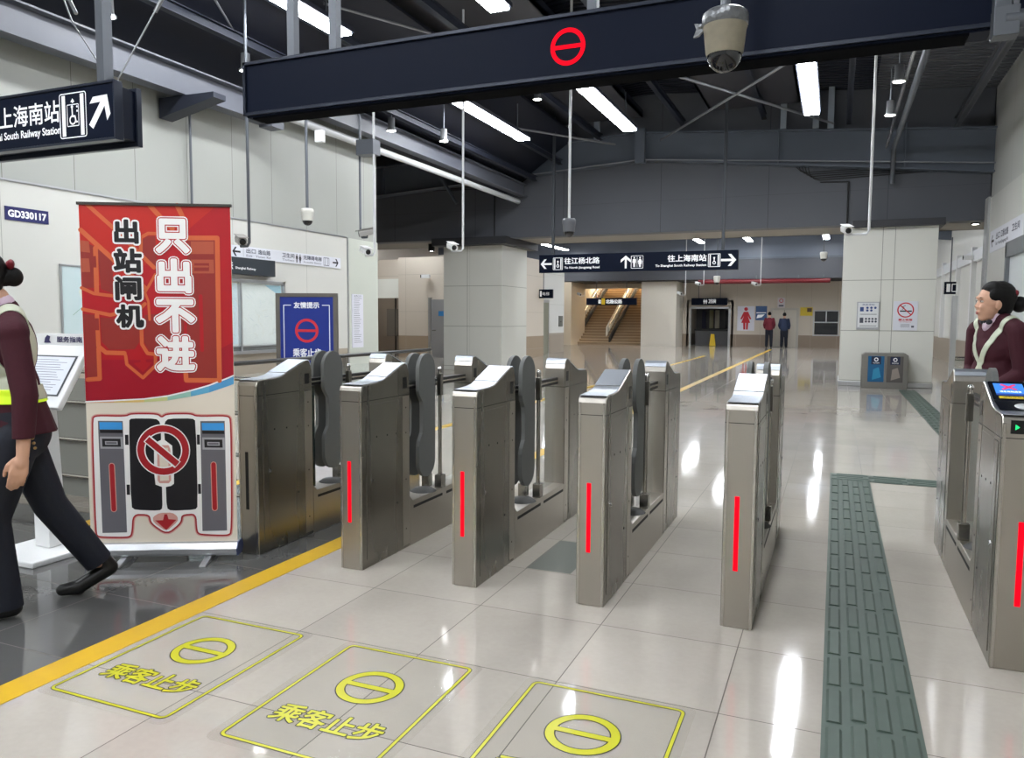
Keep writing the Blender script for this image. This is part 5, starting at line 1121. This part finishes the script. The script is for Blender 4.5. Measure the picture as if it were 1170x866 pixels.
# ---- attendant at the right (standing, facing image left)
def attendant():
    pos = Vector((.95, 5.85, 0)); fwd = math.radians(-149)
    t = thing('person', 'woman attendant in maroon jacket with reflective straps standing behind the wide right gate', 'person', pos, fwd)
    hz = 1.5; hc = (.015, 0, hz); R = Matrix.Rotation(math.radians(-20), 3, 'Z') @ Matrix.Rotation(math.radians(-2), 3, 'Y'); s = 1.07
    def body(m):
        head(m, hc, R, s)
        cap(m, (-.015, 0, 1.47), (-.025, 0, 1.36), .05, .056); ell(m, (-.01, 0, 1.2), (.085, .14, .17)); ell(m, (0, 0, 1.0), (.09, .13, .12)); ell(m, (-.01, 0, .9), (.1, .15, .12))
        for y in (-1, 1):
            cap(m, (-.01, y*.165, 1.3), (-.03, y*.2, 1.06), .042, .036); cap(m, (-.03, y*.2, 1.06), (.14, y*.13, .93), .035, .024)
            cap(m, (0, y*.085, .88), (0, y*.085, .48), .075, .052); cap(m, (0, y*.085, .48), (-.015, y*.085, .1), .05, .034); cap(m, (-.03, y*.085, .035), (.12, y*.1, .03), .034, .03)
            hand(m, (.14, y*.13, .93), (.75, -y*.55, -.25), (0, -y*.3, 1), (-.3, -y*.9, 0), y)
    b = blob(skin, .006, 'body', t, body, 3)
    face_bits(t, hc, R, s)
    h_ = blob(hair, .006, 'hair', t, hair_fn(hc, R, s), 3); 
    blob(hair, .006, 'hair_bun', t, bun_fn(hc, R, s), 2); bow(t, hc, R, s)
    def jac(m):
        ell(m, (-.02, 0, 1.225), (.105, .165, .18)); ell(m, (.025, 0, 1.19), (.075, .13, .12)); ell(m, (-.005, 0, 1.03), (.105, .155, .16)); cap(m, (-.01, 0, .98), (-.01, 0, .82), (.12, .16), (.13, .175))
        for y in (-1, 1):
            cap(m, (-.02, y*.06, 1.38), (-.02, y*.165, 1.325), .055, .062); cap(m, (-.02, y*.175, 1.31), (-.035, y*.215, 1.06), .063, .053); cap(m, (-.035, y*.215, 1.06), (.12, y*.14, .945), .052, .038)
        cap(m, (-.03, 0, 1.37), (-.03, 0, 1.40), .062, .062)
    j = blob(maroon, .008, 'jacket', t, jac, 3); hem(j, .84, .8)
    def sh(m):
        cap(m, (-.02, 0, 1.36), (-.018, 0, 1.425), (.064, .066), (.06, .062)); ell(m, (.038, 0, 1.355), (.04, .035, .05), Matrix.Rotation(-.5, 3, 'Y'))
    blob(shirt, .006, 'shirt_collar', t, sh, 2)
    k = MB(); k.mid(M('dark bow tie', (24,24,34), .5)); 
    for y in (-1, 1): ell(k, (.062, y*.026, 1.375), (.014, .026, .017), Matrix.Rotation(y*.2, 3, 'X'), 12)
    ell(k, (.066, 0, 1.373), (.012, .01, .012), None, 10); k.build('bow_tie', t)
    for y in (-1, 1):
        n1 = Vector((0, y*.92, -.39)); p1 = Vector((0, y*.095, 1.36))
        slab_shell(j, 'reflective_strap', t, [(p1-n1*.0, n1), (p1+n1*.034, -n1)], .006, refl, lambda c: c.z > .96 and c.y*y > -.09 and c.y*y < .16)
    slab_shell(j, 'reflective_belt', t, [(Vector((0, 0, .9)), Vector((0, 0, 1))), (Vector((0, 0, .96)), Vector((0, 0, -1)))], .007, fluo, lambda c: abs(c.y) < .19)
    def tr(m):
        cap(m, (0, 0, .88), (0, 0, .8), (.115, .155), (.12, .165))
        for y in (-1, 1): cap(m, (0, y*.085, .8), (0, y*.088, .1), .085, .07)
    blob(trou, .01, 'trousers', t, tr)
    for y in (-1, 1): blob(shoe, .008, 'shoe', t, lambda m: (cap(m, (-.04, y*.088, .045), (.12, y*.1, .035), .043, .036), cap(m, (-.04, y*.088, .06), (-.03, y*.088, .1), .04, .038)), 2)
attendant()

# ---- walking attendant at the left edge, walking out to image left
def walker():
    pos = Vector((-3.475, 2.39, 0)); fwd = math.radians(-120)
    t = thing('person', 'attendant in maroon jacket and dark trousers walking out of the left edge', 'person', pos, fwd)
    hc = (.135, 0, 1.545); R = Matrix.Rotation(math.radians(-2), 3, 'Y'); s = 1.02
    sh_z = 1.34; hip = .86
    kF, aF = (.12, .07, .46), (.085, .07, .09)      # front (near) leg
    kR, aR = (-.13, -.07, .47), (-.33, -.08, .15)     # rear leg stretched back
    el, wr = (-.02, .23, 1.03), (.0, .25, .77)
    el2, wr2 = (.16, -.225, 1.08), (.32, -.19, .9)
    def body(m):
        head(m, hc, R, s)
        cap(m, (.05, 0, 1.46), (.03, 0, 1.37), .048, .054); ell(m, (.03, 0, 1.2), (.09, .14, .17)); ell(m, (0, 0, 1.0), (.1, .13, .13)); ell(m, (-.01, 0, .9), (.11, .15, .11))
        for s0, e0, w0 in (((.03, .165, 1.31), el, wr), ((.03, -.165, 1.31), el2, wr2)): cap(m, s0, e0, .042, .036); cap(m, e0, w0, .035, .026)
        for h0, k0, a0 in (((0, .08, .86), kF, aF), ((0, -.08, .86), kR, aR)): cap(m, h0, k0, .08, .053); cap(m, k0, a0, .052, .034)
        hand(m, wr, (.25, .0, -1), (1, -.15, .2), (-.1, -1, 0), 1, .55); hand(m, wr2, (.6, .1, -.6), (.4, .5, .5), (-.3, 1, 0), -1, .6)
    blob(skin, .006, 'body', t, body, 3); face_bits(t, hc, R, s)
    blob(hair, .007, 'hair', t, hair_fn(hc, R, s), 3); blob(hair, .006, 'hair_bun', t, lambda m: (ell(m, Vector(hc)+Vector((-.15, 0, .01)), (.04, .043, .045)), ell(m, Vector(hc)+Vector((-.115, 0, .0)), (.035, .035, .035))), 2); bow(t, (hc[0]-.03, hc[1], hc[2]+.01), R, s)
    def jac(m):
        ell(m, (.01, 0, 1.23), (.11, .165, .18)); ell(m, (.05, 0, 1.18), (.085, .13, .12)); ell(m, (.0, 0, 1.04), (.105, .14, .16)); cap(m, (-.005, 0, .98), (-.02, 0, .78), (.118, .15), (.165, .185))
        for s0, e0, w0, y in (((.01, .17, 1.305), el, wr, 1), ((.01, -.17, 1.305), el2, wr2, -1)):
            cap(m, (.01, y*.06, 1.38), s0, .055, .066); w1 = Vector(e0).lerp(Vector(w0), .93); cap(m, s0, e0, .060, .053); cap(m, e0, w1, .052, .042)
        cap(m, (.02, 0, 1.36), (.02, 0, 1.405), .06, .058)
    j = blob(maroon, .008, 'jacket', t, jac, 3); hem(j, .845, .74)
    blob(shirt, .006, 'shirt_collar', t, lambda m: cap(m, (.03, 0, 1.38), (.035, 0, 1.425), .064, .058), 2)
    k = MB()
    for q in range(3): k.ball((wr[0]-.046+q*.004, wr[1]+.012, wr[2]+.03+q*.022), .007, M('gold button', (170,140,90), .3, .8), 6)
    k.build('cuff_buttons', t)
    # straps over each shoulder following the back, belt
    for y in (-1, 1):
        n1 = Vector((0, y, .0)); p1 = Vector((0, y*.085, 1.2))
        slab_shell(j, 'reflective_strap', t, [(p1, n1), (p1+n1*.05, -n1)], .006, refl, lambda c: c.z > 1.04 and abs(c.y) < .15)
    slab_shell(j, 'reflective_belt', t, [(Vector((0, 0, .985)), Vector((.0, 0, 1))), (Vector((0, 0, 1.05)), Vector((0, 0, -1)))], .008, fluo, lambda c: abs(c.y) < .17)
    slab_shell(j, 'silver_belt_panel', t, [(Vector((0, 0, .998)), Vector((.0, 0, 1))), (Vector((0, 0, 1.062)), Vector((0, 0, -1)))], .011, refl, lambda c: abs(c.y) < .168 and c.x < -.03)
    def tr(m):
        cap(m, (-.005, 0, .92), (-.01, 0, .84), (.125, .16), (.135, .17))
        cap(m, (.01, .08, .82), kF, .103, .080); cap(m, kF, (.08, .07, .04), .080, .078)
        cap(m, (-.01, -.08, .82), kR, .1, .076); e_ = Vector(kR).lerp(Vector(aR), 1.05); cap(m, kR, e_, .076, .066)
    tro = blob(trou, .009, 'trousers', t, tr); bm = bmesh.new(); bm.from_mesh(tro.data)
    d_ = (Vector(aR)-Vector(kR)).normalized(); side = [f for f in bm.faces if f.calc_center_median().z < .4 and f.calc_center_median().x < -.02]
    g_ = set(side); bmesh.ops.bisect_plane(bm, geom=list(g_)+list({e for f in g_ for e in f.edges})+list({v for f in g_ for v in f.verts}), plane_co=Vector(aR)+d_*-.0, plane_no=-d_, clear_inner=True)
    side = [f for f in bm.faces if f.calc_center_median().z < .3 and f.calc_center_median().x > -.02]; g_ = set(side)
    bmesh.ops.bisect_plane(bm, geom=list(g_)+list({e for f in g_ for e in f.edges})+list({v for f in g_ for v in f.verts}), plane_co=(0, 0, .055), plane_no=(0, 0, 1), clear_inner=True)
    bm.to_mesh(tro.data); bm.free()
    blob(shoe, .007, 'shoe', t, lambda m: (cap(m, (.05, .07, .045), (.24, .08, .032), .042, .034), cap(m, (.05, .07, .06), (.07, .07, .1), .04, .036)), 2)
    blob(shoe, .007, 'shoe', t, lambda m: (cap(m, (-.38, -.08, .11), (-.24, -.085, .038), .04, .036), cap(m, (-.24, -.085, .036), (-.17, -.088, .034), .037, .03), cap(m, (-.38, -.08, .11), (-.36, -.08, .15), .038, .036)), 2)
walker()

# ---- two people at the far wall, seen from behind
def far_person(pos, rz, label, topc, step=0., hh=1.72):
    t = thing('person', label, 'person', pos, rz); q = hh/1.72
    def body(m):
        ell(m, (0, 0, 1.6*q), (.09, .078, .115)); cap(m, (0, 0, 1.5*q), (0, 0, 1.42*q), .05, .055); ell(m, (0, 0, 1.22*q), (.1, .16, .2)); ell(m, (0, 0, .95*q), (.11, .15, .14))
        for y in (-1, 1):
            cap(m, (0, y*.18, 1.38*q), (0, y*.23, 1.1*q), .045, .04); cap(m, (0, y*.23, 1.1*q), (.13, y*.2, .93*q), .038, .028); ell(m, (.17, y*.19, .9*q), (.05, .02, .04))
            cap(m, (0, y*.09, .88*q), (y*step, y*.1, .48*q), .08, .055); cap(m, (y*step, y*.1, .48*q), (y*step*.3, y*.11, .06), .055, .038)
    blob(skin, .018, 'body', t, body, 2)
    blob(hair, .014, 'hair', t, lambda m: (ell(m, (-.012, 0, 1.63*q), (.098, .088, .105))), 2)
    blob(topc, .016, 'jacket', t, lambda m: (ell(m, (0, 0, 1.24*q), (.135, .2, .22)), cap(m, (0, 0, 1.1*q), (0, 0, .92*q), (.13, .18), (.14, .19)), [ (cap(m, (0, y*.18, 1.38*q), (0, y*.245, 1.1*q), .07, .06), cap(m, (0, y*.245, 1.1*q), (.12, y*.21, .95*q), .06, .05)) for y in (-1, 1)]), 2)
    blob(trou, .016, 'trousers', t, lambda m: (cap(m, (0, 0, .92*q), (0, 0, .85*q), (.12, .17), (.12, .17)), [(cap(m, (0, y*.09, .84*q), (y*step, y*.1, .48*q), .1, .085), cap(m, (y*step, y*.1, .48*q), (y*step*.3, y*.11, .1), .082, .07)) for y in (-1, 1)]), 2)
    for y in (-1, 1): blob(shoe, .014, 'shoe', t, lambda m: cap(m, (y*step*.3-.04, y*.11, .045), (y*step*.3+.12, y*.12, .04), .045, .038), 1)
far_person((-3.05, 40.6, 0), PI/2+.1, 'person in a dark red jacket and black trousers standing at the far door', M('dark red jacket', (112,30,46), .7), .06, 1.78)
far_person((-2.35, 40.7, 0), PI/2-.1, 'person in a navy jacket and navy trousers standing at the far door', M('navy jacket', (30,44,72), .7), .02, 1.74)

# ================================================================ WORLD / COLOUR
w = bpy.data.worlds.new('world'); sc.world = w; w.use_nodes = True; w.node_tree.nodes['Background'].inputs[0].default_value = (.5, .55, .6, 1); w.node_tree.nodes['Background'].inputs[1].default_value = .3
sc.view_settings.view_transform = 'Standard'; sc.view_settings.look = 'None'; sc.view_settings.gamma = 1; sc.view_settings.use_curve_mapping = False
sc.view_settings.exposure = 1.36
sc.cycles.max_bounces = 7; sc.cycles.diffuse_bounces = 4; sc.cycles.glossy_bounces = 4; sc.cycles.transmission_bounces = 6; sc.cycles.sample_clamp_indirect = 6
sc.cycles.use_denoising = True
